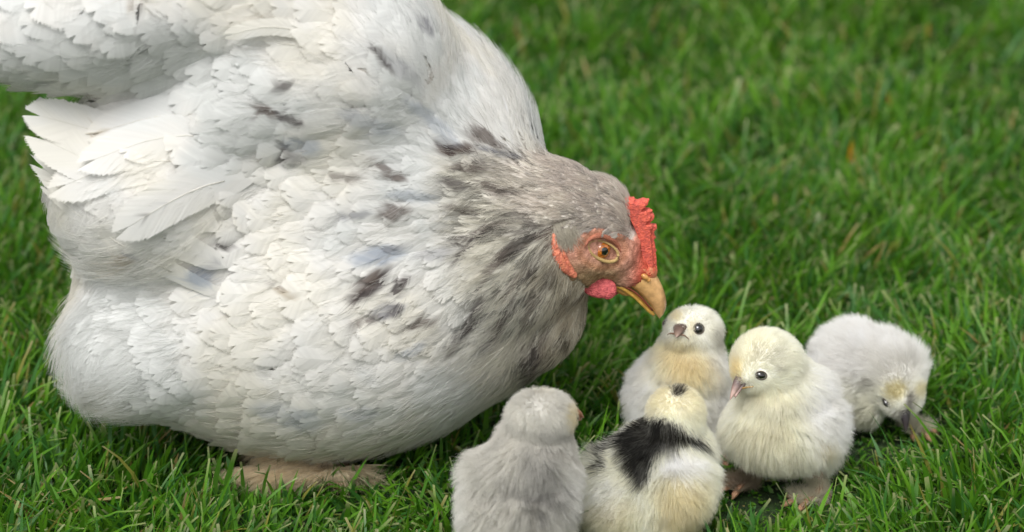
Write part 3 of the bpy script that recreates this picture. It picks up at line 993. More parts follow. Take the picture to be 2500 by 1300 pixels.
# -------- hen legs and feathered feet
def hen_foot(cx, y, flip=1):
    g = np.array([px(cx, 1195, y)[0], y, 0.0])
    up = np.array([0.01, 0.0, 0.055])
    v1, f1 = tube([g + [0, 0, 0.004], g + [0.002, 0, 0.02], g + up], [0.007, 0.006, 0.009], 12)
    leg = mesh_obj('leg', v1, f1, M_leg); HEN.add(leg)
    for a, L in ((-22, .030), (0, .034), (22, .030), (178, .015)):
        d = np.array([math.cos(rad(a)), math.sin(rad(a)), 0])
        v1, f1 = tube([g + [0, 0, .006], g + d * L * .5 + [0, 0, .008], g + d * L * .9 + [0, 0, .004], g + d * L * 1.1 + [0, 0, .002]], [.005, .0045, .0035, .0008], 8)
        mesh_obj('toe', v1, f1, M_leg, leg)
    # the feathered foot: a low mound with long soft fibres sweeping back and down
    r = np.random.default_rng(int(cx))
    fm = join_voxel([Ell(cx - 20, 1160, 150, 30, 75, y).mesh(), Ell(cx - 75, 1172, 70, 30, 60, y - .006).mesh(), Ell(cx + 95, 1158, 75, 18, 45, y - .004).mesh(), Ell(cx - 10, 1120, 100, 50, 80, y + .01).mesh()], 0.002, 8)
    V, T, N = mesh_arrays(fm)
    base = lin(226, 211, 184)
    o = finish(fm, 'foot', M_body_plain, np.tile(base * .7, (len(V), 1))); HEN.add(o)
    P, Nn = sample_surface(V, T, N, 9000, r)
    u, v = proj(P)
    D = RT * (-.9 + 1.3 * smooth(cx + 20, cx + 110, u))[:, None] - UP * (.35 + .35 * smooth(1120, 1180, v))[:, None]
    D = D - Nn * (D * Nn).sum(1, keepdims=True)
    D = unit(D) + np.cross(Nn, unit(D)) * (snoise(P, 260, 71) * .5 + r.normal(size=len(P)) * .12)[:, None]
    L = r.uniform(.006, .018, len(P)) * (1 + .5 * snoise(P, 400, 73))
    t = np.linspace(0, 1, 5)[None, :, None]
    X = P[:, None] + (D[:, None] * t + Nn[:, None] * (.22 * t - .1 * t * t)) * L[:, None, None]
    X[..., 2] = np.maximum(X[..., 2], .002)
    st = snoise(P + D * .01, 520, 72, 2)
    C = base * (1 + .22 * st[:, None]) * (1 + r.normal(size=(len(P), 1)) * .08)
    C = C + (lin(120, 100, 78) - C) * (smooth(.45, .8, st) * .7)[:, None]
    R = .00011 * (1 - .8 * np.linspace(0, 1, 5))[None] * np.ones((len(P), 1))
    h = hair_obj('foot_feathers', X, np.repeat(np.clip(C, .02, .85)[:, None], 5, 1), R, M_down)
    h['kind'] = 'stuff'; h.parent = o
M_body_plain = solid_mat('foot_skin', (.5, .45, .38), .9, .1, attr=True)
hen_foot(735, -0.045)
hen_foot(840, 0.05)

# ================================================================== CHICKS
SHR = 0.925
def chick_fur(parts_me, colfn, flowfn, n, seed, lenfn, avoid, rig, radius=0.00007, clump=0.45, zmin=0.004):
    V, T, N = parts_me
    r = np.random.default_rng(seed)
    P, Nn = sample_surface(V, T, N, n, r)
    ok = ~avoid(P) & (P[:, 2] > zmin)
    P, Nn = P[ok], Nn[ok]
    D = flowfn(P, Nn)
    D = D - Nn * (D * Nn).sum(1, keepdims=True)
    D = unit(D)
    L = (lenfn(P) * 1.25 + 0.0004) * r.uniform(0.6, 1.25, len(P))
    stiff = 0.8
    nz = np.stack([snoise(P, 420, seed + 1, 2), snoise(P, 420, seed + 2, 2), snoise(P, 420, seed + 3, 2)], 1)
    tipd = unit(D * 0.9 + Nn * stiff + nz * 0.35 + r.normal(size=P.shape) * 0.16)
    # clumps
    nc = max(50, len(P) // 28)
    ci = r.choice(len(P), nc, replace=False)
    from mathutils.kdtree import KDTree
    kd = KDTree(nc)
    for j, i in enumerate(ci): kd.insert(P[i], j)
    kd.balance()
    near = np.array([kd.find(p)[1] for p in P.tolist()])
    cI = ci[near]
    K = 5
    t = np.linspace(0, 1, K)[None, :, None]
    d0 = unit(Nn * 0.9 + D * 0.5)
    X = P[:, None] + (d0[:, None] * (t - 0.5 * t * t) + tipd[:, None] * (0.5 * t * t)) * L[:, None, None]
    tip_c = P[cI] + (d0[cI] * 0.5 + tipd[cI] * 0.5) * L[cI][:, None]
    pull = clump * smooth(0.002, 0.006, L)[:, None, None] * r.uniform(0.2, 1.0, len(P))[:, None, None] * (t ** 2)
    X = X * (1 - pull) + (tip_c[:, None] + (P - P[cI])[:, None] * 0.25) * pull
    C = colfn(P + r.normal(size=P.shape) * 0.0011)
    C = C * (1 + r.normal(size=(len(P), 1)) * 0.05) * (1 + 0.07 * nz[:, :1])
    sh = np.ones(K)
    C = np.clip(np.repeat(C[:, None], K, 1) * sh[None, :, None], 0.006, 0.96)
    R = radius * (1 - 0.85 * np.linspace(0, 1, K) ** 1.5)[None] * r.uniform(0.7, 1.3, (len(P), 1))
    o = hair_obj('down', X, C, R, M_down)
    o['kind'] = 'stuff'
    rig.add(o)

def chick_eye(rig, ell, u, v, r_px, y, squash=1.0, n=None, name='eye'):
    c = px(u, v, y); k = 0.00022
    V, F = ico()
    R = r_px * k
    A = np.stack([RT * R, UP * R * squash, FW * R])
    o = mesh_obj(name, V @ A + c, F, M_eye); rig.add(o)
    # pale bare rim
    a = np.linspace(0, 2 * math.pi, 22)
    P = np.array([c - FW * R * 0.35 + (RT * math.cos(t) + UP * squash * math.sin(t)) * R * 1.05 for t in a])
    v1, f1 = tube(P, [0.00028] * 22, 8)
    mesh_obj('eye_rim', v1, f1, M_rim, o)
M_rim = solid_mat('chick_eye_rim', (0.20, 0.17, 0.14), 0.8)

def chick_beak(rig, root, tip, w, h, up, c_root, c_tip, hook=0.25):
    root, tip = np.array(root), np.array(tip)
    d = tip - root; L = np.linalg.norm(d); d = d / L
    up = unit(np.array(up) - d * (np.array(up) @ d)); sdv = np.cross(d, up)
    n = 12
    st, sb, ct, cb = [], [], [], []
    for i in range(n):
        t = i / (n - 1)
        ww = w * (1 - t ** 1.4) ** 0.8 + 0.0001; hh = h * (1 - t ** 1.8) + 0.0001
        st.append((root + d * L * t + up * (hh * 0.28 - h * hook * t * t), up * hh * 0.55, sdv * ww))
        if t < 0.86:
            w2 = w * 0.9 * (1 - (t / .9) ** 1.5) + 0.0001; h2 = h * 0.3 * (1 - t * 0.8)
            sb.append((root + d * L * t - up * (h * 0.20 + h * hook * t * t), up * h2, sdv * w2))
    for nm, s in (('upper_beak', st), ('lower_beak', sb)):
        v, f = loft(s, 14, 2.0)
        tt = np.clip(((v - root) @ d) / L, 0, 1)[:, None]
        tt = smooth(0.35, 0.95, tt)
        o = mesh_obj(nm, v, f, M_beak, None, np.array(c_root) * (1 - tt) + np.array(c_tip) * tt)
        rig.add(o)
        if nm == 'upper_beak':
            for sg in (-1, 1):
                c = root + d * L * 0.28 + up * h * 0.5 + sdv * sg * w * 0.5
                V, F = ico()
                mesh_obj('nostril', V @ np.stack([d * .0006, sdv * .0003, up * .00025]) + c, F, M_eye, o)

def chick_leg(rig, hip, foot, facing, seed, fluff=(0.72, 0.68, 0.56)):
    """feathered shank with three front toes and a hind toe"""
    hip, foot = np.array(hip, float), np.array(foot, float)
    foot[2] = 0.0045
    r = np.random.default_rng(seed)
    mid = (hip + foot) / 2 + np.array([0.002 * -math.cos(facing), -0.002 * math.sin(facing), 0])
    path = interp_spline([hip, mid, foot], 7)
    v, f = tube(path, [.0045, .0036, .003, .0027, .0026, .0028, .0030], 10)
    leg = mesh_obj('leg', v, f, M_leg); rig.add(leg)
    for a, L in ((-.5, .017), (0, .021), (.5, .018), (math.pi, .008)):
        d = np.array([math.cos(facing + a), math.sin(facing + a), 0])
        v, f = tube([foot, foot + d * L * .5 + [0, 0, .0012], foot + d * L * .85 - [0, 0, .0006], foot + d * L - [0, 0, .002]], [.0025, .0021, .0017, .0004], 8)
        toe = mesh_obj('toe', v, f, M_leg, leg)
    n = 4200
    t = r.random(n); P = np.array([np.interp(t, np.linspace(0, 1, 7), path[:, k]) for k in range(3)]).T
    # down also along the outer toes
    on = r.random(n) < 0.35
    aa = facing + r.choice([-.5, .5, 0], n)
    P[on] = foot + np.stack([np.cos(aa), np.sin(aa), np.zeros(n)], 1)[on] * (r.random(n)[on] * .013)[:, None]
    a = r.uniform(0, 6.283, n)
    N = np.stack([np.cos(a), np.sin(a), 0.2 * r.random(n)], 1); N[on, 2] += .6
    D = unit(N * 0.8 + np.array([0, 0, -0.75]) * (~on)[:, None] + r.normal(size=(n, 3)) * .2)
    L = r.uniform(.003, .0068, n)
    tt = np.linspace(0, 1, 4)[None, :, None]
    X = P[:, None] + N[:, None] * .0022 + D[:, None] * tt * L[:, None, None]
    C = np.clip(np.array(fluff) * (1 + r.normal(size=(n, 1)) * .07), .01, .85)
    o = hair_obj('leg_down', X, np.repeat(C[:, None], 4, 1), np.tile([.00009, .00008, .00006, .00002], (n, 1)), M_down)
    o['kind'] = 'stuff'; o.parent = leg
    o.location = (0, 0, 0)

BODIES = [HEN_E]
def make_chick(label, ells, base_uv_y, colfn, flowfn, lenfn, eyes, seed, n=60000, avoid_pts=()):
    y = base_uv_y[2]
    b = px(base_uv_y[0], base_uv_y[1], y); rig = Rig('chick', (float(b[0]), float(y), 0.0))
    tag(rig.e, label, 'chick', 'chicks gathered in front of the hen')
    me0 = join_voxel([e.mesh() for e in ells], 0.0022, 8, 0.55)
    me = join_voxel([me_parts(me0)], 0.0011, 6)
    V, T, N = mesh_arrays(me)
    o = finish(me, 'body', M_body_chick, colfn(V) * 0.85); rig.add(o)
    bv = BVHTree.FromPolygons([tuple(v) for v in V], [tuple(int(i) for i in t) for t in T])
    def sf(u, v):
        d = unit(FW + RT * ((u - 1250) / FPX) + UP * ((650 - v) / FPX))
        h = bv.ray_cast(Vector(C0), Vector(d))
        return (np.array(h[0]), np.array(h[1])) if h[0] is not None else None
    ev = []
    for (u, v, r_px, sq) in eyes:
        h = sf(u, v)
        c = h[0] if h else px(u, v, y)
        n_ = h[1] if h else -FW
        k = 0.00022; R = r_px * k * 0.94
        ctr = c - n_ * R * 0.30
        Vi, Fi = ico()
        a = unit(RT - n_ * (RT @ n_)); b2 = np.cross(n_, a)
        roll = -0.35 if sq < 0.85 else 0
        a2 = a * math.cos(roll) + b2 * math.sin(roll); b3 = -a * math.sin(roll) + b2 * math.cos(roll)
        eo = mesh_obj('eye', Vi @ np.stack([a2 * R, b3 * R * sq, n_ * R * 0.9]) + ctr, Fi, M_eye); rig.add(eo)
        tt = np.linspace(0, 2 * math.pi, 24)
        P = np.array([ctr + n_ * R * 0.36 + (a2 * math.cos(t) + b3 * sq * math.sin(t)) * R * 0.99 for t in tt])
        v1, f1 = tube(P, [0.00022] * 24, 8)
        mesh_obj('eye_rim', v1, f1, M_rim, eo)
        ev.append((ctr, R * 1.02))
    for p_, r_ in avoid_pts: ev.append((np.array(p_), r_))
    def avoid(P):
        m = np.zeros(len(P), bool)
        for c, r_ in ev: m |= np.linalg.norm(P - c, axis=1) < r_
        return m
    chick_fur((V, T, N), colfn, flowfn, n, seed, lenfn, avoid, rig)
    BODIES.append(ells)
    return rig, sf
M_body_chick = solid_mat('chick_skin', (.6, .57, .5), 0.9, 0.1, attr=True)

W_ = np.array([0.95, 0.94, 0.87]); Yl = np.array([0.88, 0.73, 0.38]); Cr = np.array([0.88, 0.82, 0.62]); G_ = lin(190, 186, 176); Wb = np.array([.96, .95, .93])
def mixc(C, c, w): return C * (1 - w[:, None]) + np.asarray(c) * w[:, None]
def blob(u, v, cu, cv, ru, rv, soft=0.5, ang=0):
    ca, sa = math.cos(rad(ang)), math.sin(rad(ang))
    du, dv = u - cu, v - cv
    x, y = du * ca + dv * sa, -du * sa + dv * ca
    return 1 - smooth(1 - soft, 1 + soft * 0.3, np.sqrt((x / ru) ** 2 + (y / rv) ** 2))
def radial(cu, cv, down=0.6, hu=None, hv=None):
    def f(P, N):
        u, v = proj(P)
        return unit(np.stack([np.zeros(len(P))] * 3, 1) + RT * ((u - cu) / 160)[:, None] * 0.7 - UP * (np.clip((v - cv) / 160, -1, 1) * 0.4 + down)[:, None])
    return f

# A: pale chick with a yellow throat, looking up, behind the others
yA = -0.012
def colA(P):
    u, v = proj(P); n = snoise(P, 130, 41) * 18
    C = np.tile(W_, (len(P), 1)); C = mixc(C, Wb, smooth(30, 90, np.abs(u - 1660)) * smooth(840, 880, v) * .8)
    C = mixc(C, Yl, blob(u, v + n, 1675, 890, 84, 56, .8) * .55)
    C = mixc(C, Cr, blob(u, v, 1650, 850, 60, 26, .5) * .6)
    C = mixc(C, Yl, blob(u, v, 1690, 800, 16, 26, .8) * .25 + blob(u, v, 1655, 772, 14, 22, .7) * .4)
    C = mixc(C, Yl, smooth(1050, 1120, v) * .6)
    C = mixc(C, G_ * .8, blob(u, v, 1752, 825, 14, 35, .8) * .5)
    return C
def lenA(P):
    u, v = proj(P); return 0.0022 + 0.0062 * smooth(840, 930, v) + 0.0012 * smooth(1720, 1760, u)
ellA = [Ell(1657, 965, 112, 145, 110, yA + .005), Ell(1680, 875, 88, 85, 76, yA), Ell(1693, 808, 70, 62, 66, yA), Ell(1665, 812, 44, 44, 50, yA - .006), Ell(1665, 1040, 98, 80, 95, yA + .005)]
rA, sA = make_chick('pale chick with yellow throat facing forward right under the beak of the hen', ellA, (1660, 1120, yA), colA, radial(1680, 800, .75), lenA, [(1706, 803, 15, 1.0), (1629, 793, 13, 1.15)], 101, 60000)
hA = sA(1656, 812)[0]
tipA = hA + np.array([-0.0028, -0.0075, 0.0022])
hb = sA(1660, 812)[0]
chick_beak(rA, hb + np.array([0.0005, .003, 0.0008]), hb + np.array([-0.0024, -0.0060, 0.0006]), 0.0038, 0.0036, UP, lin(92, 72, 62), lin(150, 128, 116), 0.15)
for x, s in ((1640, 1), (1745, 2)):
    p = px(x, 1125, yA); chick_leg(rA, [p[0], yA, .03], [p[0], yA - .003, 0], rad(-100), s)

def gape(rig, sf, pts_, off, r0, col):
    P = []
    for u, v in interp_spline(pts_, 12):
        h = sf(u, v)
        if h: P.append(h[0] + h[1] * off)
    v1, f1 = tube(P, [r0 * (1 - .6 * i / len(P)) for i in range(len(P))], 8)
    rig.add(mesh_obj('gape_edge', v1, f1, M_beak, None, np.tile(np.array(col), (len(v1), 1))))
gape(rA, sA, [(1652, 815), (1664, 816), (1672, 819), (1680, 825)], .0020, .0006, lin(128, 100, 82))
gape(rA, sA, [(1652, 815), (1643, 814), (1639, 815), (1636, 817)], .0020, .0005, lin(128, 100, 82))
# B: cream chick in the middle looking down to the left
yB = -0.058
def colB(P):
    u, v = proj(P); n = snoise(P, 130, 42) * 16
    C = np.tile(W_, (len(P), 1)) * np.array([1, 1, .97])
    C = mixc(C, Cr, blob(u, v, 1825, 850, 70, 66, .8) * .25)
    C = mixc(C, Yl, blob(u, v, 1800, 905, 16, 36, .7) * .6 + blob(u + n, v, 1880, 960, 70, 16, .7) * .15)
    C = mixc(C, Cr, blob(u + n, v + n, 1880, 1060, 110, 110, .7) * .3)
    C = mixc(C, Wb, blob(u, v + n, 2010, 980, 75, 120, .6) * .9)
    C = mixc(C, Yl, blob(u, v, 2005, 1072, 20, 18, .8) * .4)
    C = mixc(C, G_ * .85, blob(u, v, 1902, 902, 16, 14, .8) * .5 + blob(u + n, v, 1880, 870, 60, 30, .8) * .25)
    return C
def lenB(P):
    u, v = proj(P); return 0.0024 + 0.0062 * smooth(935, 1000, v + (u - 1870) * .5) + 0.0012 * smooth(1920, 1960, u)
def flB(P, N):
    u, v = proj(P)
    hd = smooth(960, 920, v) * smooth(1960, 1900, u)
    return RT * ((u - 1880) / 150 * .7 + hd * .5)[:, None] - UP * (0.9 - hd * 1.2 + np.clip((v - 1000) / 200, -.2, .3))[:, None]
ellB = [Ell(1905, 1030, 138, 103, 120, yB), Ell(1898, 955, 104, 105, 98, yB), Ell(1872, 885, 90, 84, 84, yB - .004), Ell(1838, 905, 52, 52, 52, yB - .012), Ell(1984, 1050, 56, 82, 64, yB + .01), Ell(1938, 960, 80, 88, 85, yB + .012)]
rB, sB = make_chick('cream chick standing in the middle on feathered feet with head turned left', ellB, (1900, 1230, yB), colB, flB, lenB, [(1858, 917, 16, .72)], 102, 64000)
hb = sB(1812, 932)[0]
chick_beak(rB, hb + np.array([.003, .004, .002]), px(1779, 976, hb[1] - .004), 0.0034, 0.0062, UP + RT * -.7, lin(112, 98, 98), lin(208, 176, 166), .12)
p = px(1992, 1240, yB - .004); q = px(1990, 1150, yB)
chick_leg(rB, [q[0], yB, q[2]], [p[0], yB - .008, 0], rad(-160), 11)
p = px(1822, 1215, yB + .012)
chick_leg(rB, [p[0], yB + .004, q[2]], [p[0], yB + .008, 0], rad(-150), 12, (.5, .42, .33))

gape(rB, sB, [(1806, 938), (1818, 940), (1828, 938), (1840, 937)], .0022, .0007, lin(170, 140, 90))
# C: white chick pecking at the right
yC = 0.018
def colC(P):
    u, v = proj(P); n = snoise(P, 130, 43) * 18
    C = np.tile(Wb * .98, (len(P), 1)); C = mixc(C, W_, smooth(900, 960, v))
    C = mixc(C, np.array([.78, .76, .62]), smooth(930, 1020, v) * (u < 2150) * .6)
    C = mixc(C, lin(215, 213, 206), blob(u + n, v + n, 2190, 905, 70, 50, .8) * .5)
    C = mixc(C, np.array([.76, .70, .46]), blob(u + n * .5, v, 2186, 955, 32, 28, .6) * .9 + blob(u, v, 2245, 955, 14, 24, .6) * .7)
    C = mixc(C, lin(92, 82, 74), blob(u, v, 2221, 982, 12, 34, .9, 8) * .7 + blob(u, v, 2200, 1010, 22, 9, .8) * .6)
    C = mixc(C, G_ * .8, blob(u, v, 2128, 935, 14, 18, .9) * .6)
    return C
def lenC(P):
    u, v = proj(P); hd = blob(u, v, 2205, 960, 70, 85, .3); return 0.0075 - 0.0050 * hd
def flC(P, N):
    u, v = proj(P); hd = blob(u, v, 2205, 960, 85, 95, .6)
    a = RT * -.75 + UP * (.25 - np.clip((v - 880) / 120, -.2, 1.4) * .75)[:, None]
    h = unit(RT * ((u - 2230) / 80)[:, None] + UP * ((1040 - v) / 80)[:, None])
    return a * (1 - hd[:, None]) + h * hd[:, None]
ellC = [Ell(2083, 895, 92, 100, 105, yC, 0), Ell(2110, 930, 100, 94, 100, yC), Ell(2143, 898, 82, 82, 82, yC - .006), Ell(2186, 918, 74, 80, 74, yC - .014, 0), Ell(2200, 965, 56, 54, 54, yC - .021), Ell(2206, 992, 34, 32, 36, yC - .024), Ell(2052, 925, 58, 62, 40, yC - .013, 25)]
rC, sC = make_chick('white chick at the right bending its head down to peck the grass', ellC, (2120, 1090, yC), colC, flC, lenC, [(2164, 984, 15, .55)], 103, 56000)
hb = sC(2208, 1010)[0]
chick_beak(rC, hb + np.array([0, .004, .002]), px(2213, 1054, hb[1] - .004), 0.0034, 0.0058, -FW + RT * .1, lin(60, 55, 60), lin(70, 62, 66), .1)
p = px(2215, 1085, yC)
chick_leg(rC, [p[0] - .012, yC + .006, .03], [p[0], yC - .002, 0], rad(-60), 21, (.74, .72, .60))
chick_leg(rC, [p[0] - .03, yC + .01, .03], [p[0] - .03, yC + .014, 0], rad(-60), 22)

# D: black patched chick seen from behind
yD = -0.108
BAND = np.array([(1456, 1158), (1470, 1122), (1508, 1080), (1548, 1044), (1574, 1018), (1620, 1022), (1668, 1040), (1722, 1092), (1704, 1090), (1664, 1064), (1630, 1066), (1606, 1096), (1592, 1120), (1580, 1160), (1562, 1195), (1544, 1150), (1534, 1112), (1522, 1082), (1498, 1104), (1484, 1136), (1466, 1154)], float)
def colD(P):
    u, v = proj(P); n = snoise(P, 260, 44); n2 = snoise(P, 260, 45)
    C = np.tile(W_ * np.array([1.0, 1.0, .96]), (len(P), 1))
    C = mixc(C, Cr, smooth(1060, 960, v) * .7)
    C = mixc(C, np.array([.80, .69, .40]), blob(u + n * 14, v, 1665, 1230, 70, 90, .7) * .55 + blob(u, v, 1640, 1060, 80, 14, .8) * .3 + blob(u, v + n * 10, 1500, 1260, 90, 60, .8) * .3)
    C = mixc(C, Wb * 1.03, blob(u + n * 10, v + n * 10, 1655, 1130, 55, 45, .6) + blob(u, v, 1490, 1200, 60, 60, .8) * .5)
    facing = ((P - C0)[:, 1] < (yD + .045 - C0[1]))
    b = in_poly(u + n * 7, v + n2 * 7, BAND) & facing
    C = mixc(C, (.012, .011, .012), b * (.80 + .17 * smooth(-.5, .1, snoise(P, 520, 48))))
    C = mixc(C, (.16, .16, .17), blob(u + n * 9, v, 1630, 1082, 24, 18, .7) * .8)
    C = mixc(C, (.025, .02, .018), blob(u + n * 5, v + n2 * 5, 1652, 953, 17, 14, .4) * .95 * facing)
    return C
def lenD(P):
    u, v = proj(P); return 0.0024 + 0.0058 * smooth(1020, 1100, v)
def flD(P, N):
    u, v = proj(P)
    return RT * ((u - 1620) / 150 * .8)[:, None] - UP * (0.75 + 0 * u)[:, None]
ellD = [Ell(1580, 1190, 146, 130, 130, yD), Ell(1640, 1085, 92, 90, 85, yD), Ell(1600, 1110, 100, 90, 90, yD), Ell(1650, 1012, 72, 72, 76, yD - .002), Ell(1655, 1170, 80, 95, 70, yD - .012), Ell(1495, 1200, 72, 90, 75, yD - .008), Ell(1560, 1250, 130, 90, 100, yD), Ell(1676, 1165, 42, 76, 60, yD - .008, 6), Ell(1474, 1185, 38, 80, 60, yD - .008, -10)]
rD, sD = make_chick('pale yellow chick with black patch across its back and black spot on head', ellD, (1580, 1330, yD), colD, flD, lenD, [], 104, 70000)
# its far side still has a face
hd = px(1655, 1005, yD)
for sx in (-1, 1):
    V_, F_ = ico(); rD.add(mesh_obj('eye', V_ * .0029 + hd + np.array([sx * .0095, .0125, .001]), F_, M_eye))
chick_beak(rD, hd + np.array([0, .014, -.002]), hd + np.array([0, .025, -.005]), .0034, .006, (0, 0, 1), lin(120, 100, 90), lin(190, 160, 145))
for x, s in ((1520, 31), (1650, 32)):
    p = px(x, 1330, yD); chick_leg(rD, [p[0], yD, .03], [p[0], yD + .003, 0], rad(90), s)

# E: grey chick seen from behind, cut by the lower edge
yE = -0.15
def colE(P):
    u, v = proj(P); n = snoise(P, 220, 46); n2 = snoise(P, 480, 47)
    g = lin(226, 224, 218)
    C = np.tile(g, (len(P), 1))
    C = mixc(C, lin(188, 186, 182), blob(u + n * 25, v + n * 25, 1330, 1190, 70, 95, .9) * .8 + blob(u, v, 1340, 1060, 60, 16, .8) * .6)
    C = mixc(C, np.array([.80, .72, .50]), blob(u, v + n * 6, 1398, 1010, 22, 50, .7) * .85 + blob(u, v, 1330, 948, 60, 10, .9) * .4)
    C = mixc(C, Wb, smooth(1180, 1130, u + n * 12) * smooth(1100, 1150, v) * .8 + blob(u, v, 1390, 1180, 40, 80, .8) * .7)
    C = mixc(C, lin(120, 118, 116), (smooth(.15, .5, n2) * blob(u, v, 1320, 1200, 100, 120, .7)) * .6)
    C = mixc(C, lin(140, 134, 124), blob(u, v + n * 4, 1350, 1098, 70, 7, .9, 12) * .5 + blob(u + n * 5, v, 1298, 1240, 10, 60, .9) * .5)
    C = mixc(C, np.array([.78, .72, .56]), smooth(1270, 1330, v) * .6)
    return C
def lenE(P):
    u, v = proj(P); return 0.0028 + 0.0052 * smooth(1060, 1130, v) + .001 * smooth(1260, 1230, u)
def flE(P, N):
    u, v = proj(P)
    return RT * ((u - 1300) / 150 * .7)[:, None] - UP * (0.85 + 0 * u)[:, None]
ellE = [Ell(1268, 1240, 124, 128, 122, yE), Ell(1305, 1085, 96, 85, 86, yE + .004), Ell(1290, 1130, 110, 80, 95, yE), Ell(1318, 1018, 84, 68, 80, yE + .002), Ell(1352, 1015, 54, 55, 58, yE + .012), Ell(1262, 1300, 120, 110, 120, yE), Ell(1320, 1160, 80, 70, 70, yE), Ell(1215, 1160, 70, 60, 80, yE), Ell(1350, 1215, 36, 80, 60, yE - .006, 8), Ell(1182, 1235, 34, 88, 62, yE - .004, -6)]
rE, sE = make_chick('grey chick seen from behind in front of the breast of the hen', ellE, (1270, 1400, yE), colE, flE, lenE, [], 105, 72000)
hd = px(1385, 1018, yE + .02)
V_, F_ = ico(); rE.add(mesh_obj('eye', V_ * .0031 + px(1398, 1020, yE + .012), F_, M_eye))
rE.add(mesh_obj('eye', V_ * .0031 + px(1375, 1020, yE + .030), F_, M_eye))
chick_beak(rE, hd + np.array([.002, .006, -.003]), hd + np.array([.009, .013, -.006]), .0034, .006, (0, 0, 1), lin(140, 84, 54), lin(170, 120, 90))
for x, s in ((1220, 41), (1330, 42)):
    p = px(x, 1400, yE); chick_leg(rE, [p[0], yE, .03], [p[0], yE + .003, 0], rad(60), s)

# ================================================================== GRASS
FEET = [(1940, 1225, -0.07, .05, .78), (2160, 1080, .005, .05, .6), (1690, 1120, -.03, .05, .6), (1560, 1330, -.125, .05, .55), (1280, 1400, -.165, .05, .55), (720, 1190, -0.07, .08, .12), (850, 1150, -.02, .12, .3), (1780, 1240, -.085, .04, .5), (2080, 1100, -.02, .045, .5)]
def grass():
    r = np.random.default_rng(77)
    def region(n, x0, x1, y0, y1):
        return np.stack([r.uniform(x0, x1, n), r.uniform(y0, y1, n), np.zeros(n)], 1)
    R1 = region(66000, -0.42, 0.42, -0.32, 0.36)
    R2 = region(66000, -0.62, 0.62, 0.36, 1.25)
    R3 = region(50000, -2.2, 2.2, -1.2, 4.0)
    R3 = R3[~((np.abs(R3[:, 0]) < 0.5) & (R3[:, 1] > -.32) & (R3[:, 1] < 1.25))]
    root = np.concatenate([R1, R2, R3]); n = len(root)
    far = np.concatenate([np.zeros(len(R1)), np.ones(len(R2)) * .5, np.ones(len(R3)) * 1.6])
    n1 = snoise(root, 28, 61); n2 = snoise(root, 75, 62)
    H = np.clip(0.0265 + 0.008 * n1 + 0.005 * n2 + r.normal(size=n) * 0.008, 0.008, 0.055)
    tall = r.random(n) < .05; H[tall] *= 1.35
    Wd = np.clip(0.00098 + r.normal(size=n) * 0.00028, 0.0004, 0.0017) * (1 + far * 0.25)
    wide = r.random(n) < .08; Wd[wide] *= 1.7
    for (fu, fv, fy, fr, fk) in FEET:
        c = px(fu, fv, fy); d = np.hypot(root[:, 0] - c[0], root[:, 1] - fy)
        H = H * (1 - fk * (1 - smooth(fr * .55, fr, d)))
    la = snoise(root, 18, 63) * 3.5 + r.normal(size=n) * 1.3
    lean = np.abs(r.normal(size=n)) * 0.42 + 0.12 + 0.15 * (snoise(root, 22, 64))
    flat = r.random(n) < .10; lean[flat] += .6
    bend = np.abs(r.normal(size=n)) * 0.5
    dirh = np.stack([np.cos(la), np.sin(la), np.zeros(n)], 1)
    wa = r.uniform(0, math.pi, n)
    wv = np.stack([np.cos(wa), np.sin(wa), np.zeros(n)], 1)
    K = 5
    P = np.zeros((n, K, 3)); ang = lean.copy(); cur = root.copy(); P[:, 0] = cur
    for k in range(1, K):
        a = np.clip(lean + bend * (k / (K - 1)) ** 1.3 * 1.4, 0, 1.9)
        cur = cur + (dirh * np.sin(a)[:, None] + np.array([0, 0, 1.0]) * np.cos(a)[:, None]) * (H / (K - 1))[:, None]
        P[:, k] = cur
    P[..., 2] = np.maximum(P[..., 2], 0.001)
    # keep blades out of the animals
    kill = np.zeros(n, bool)
    inb = (np.abs(root[:, 0]) < .45) & (root[:, 1] > -.3) & (root[:, 1] < .3)
    idx = np.where(inb)[0]
    pen = np.zeros(len(idx))
    for ells in BODIES:
        for e in ells:
            for k in (1, 2, 3, 4):
                d = e.inside(P[idx, k])
                pen = np.maximum(pen, (d < 0.99) * (5 - k) / 4.0)
    # shorten those whose tips enter
    keep = np.where(pen > 0, 1 - pen * 0.9, 1.0)
    kill[idx[pen > 0.7]] = True
    sc = np.ones(n); sc[idx] = keep
    P = root[:, None] + (P - root[:, None]) * sc[:, None, None]
    ok = ~kill
    P, Wd, root, n1, n2, wv, tall, H = P[ok], Wd[ok], root[ok], n1[ok], n2[ok], wv[ok], tall[ok], H[ok]
    n = len(P)
    return P, Wd, root, n1, n2, wv, r

def blades_mesh(P, Wd, wv, C, blunt):
    n, K, _ = P.shape
    prof = np.array([0.75, 1.0, 0.95, 0.72, 0.0])[None, :] * np.ones((n, 1))
    prof[:, 4] = blunt
    tw = wv[:, None, :] * (prof * Wd[:, None])[..., None]
    L = P - tw; Rr = P + tw
    V = np.stack([L, Rr], 2).reshape(n, K * 2, 3)
    b = (np.arange(n) * K * 2)[:, None]
    Q = []
    for k in range(K - 1):
        Q.append(np.stack([b[:, 0] + 2 * k, b[:, 0] + 2 * k + 1, b[:, 0] + 2 * k + 3, b[:, 0] + 2 * k + 2], 1))
    Q = np.concatenate(Q)
    CC = np.repeat(C[:, :, None, :], 2, 2).reshape(-1, 3)
    return V.reshape(-1, 3), Q, CC

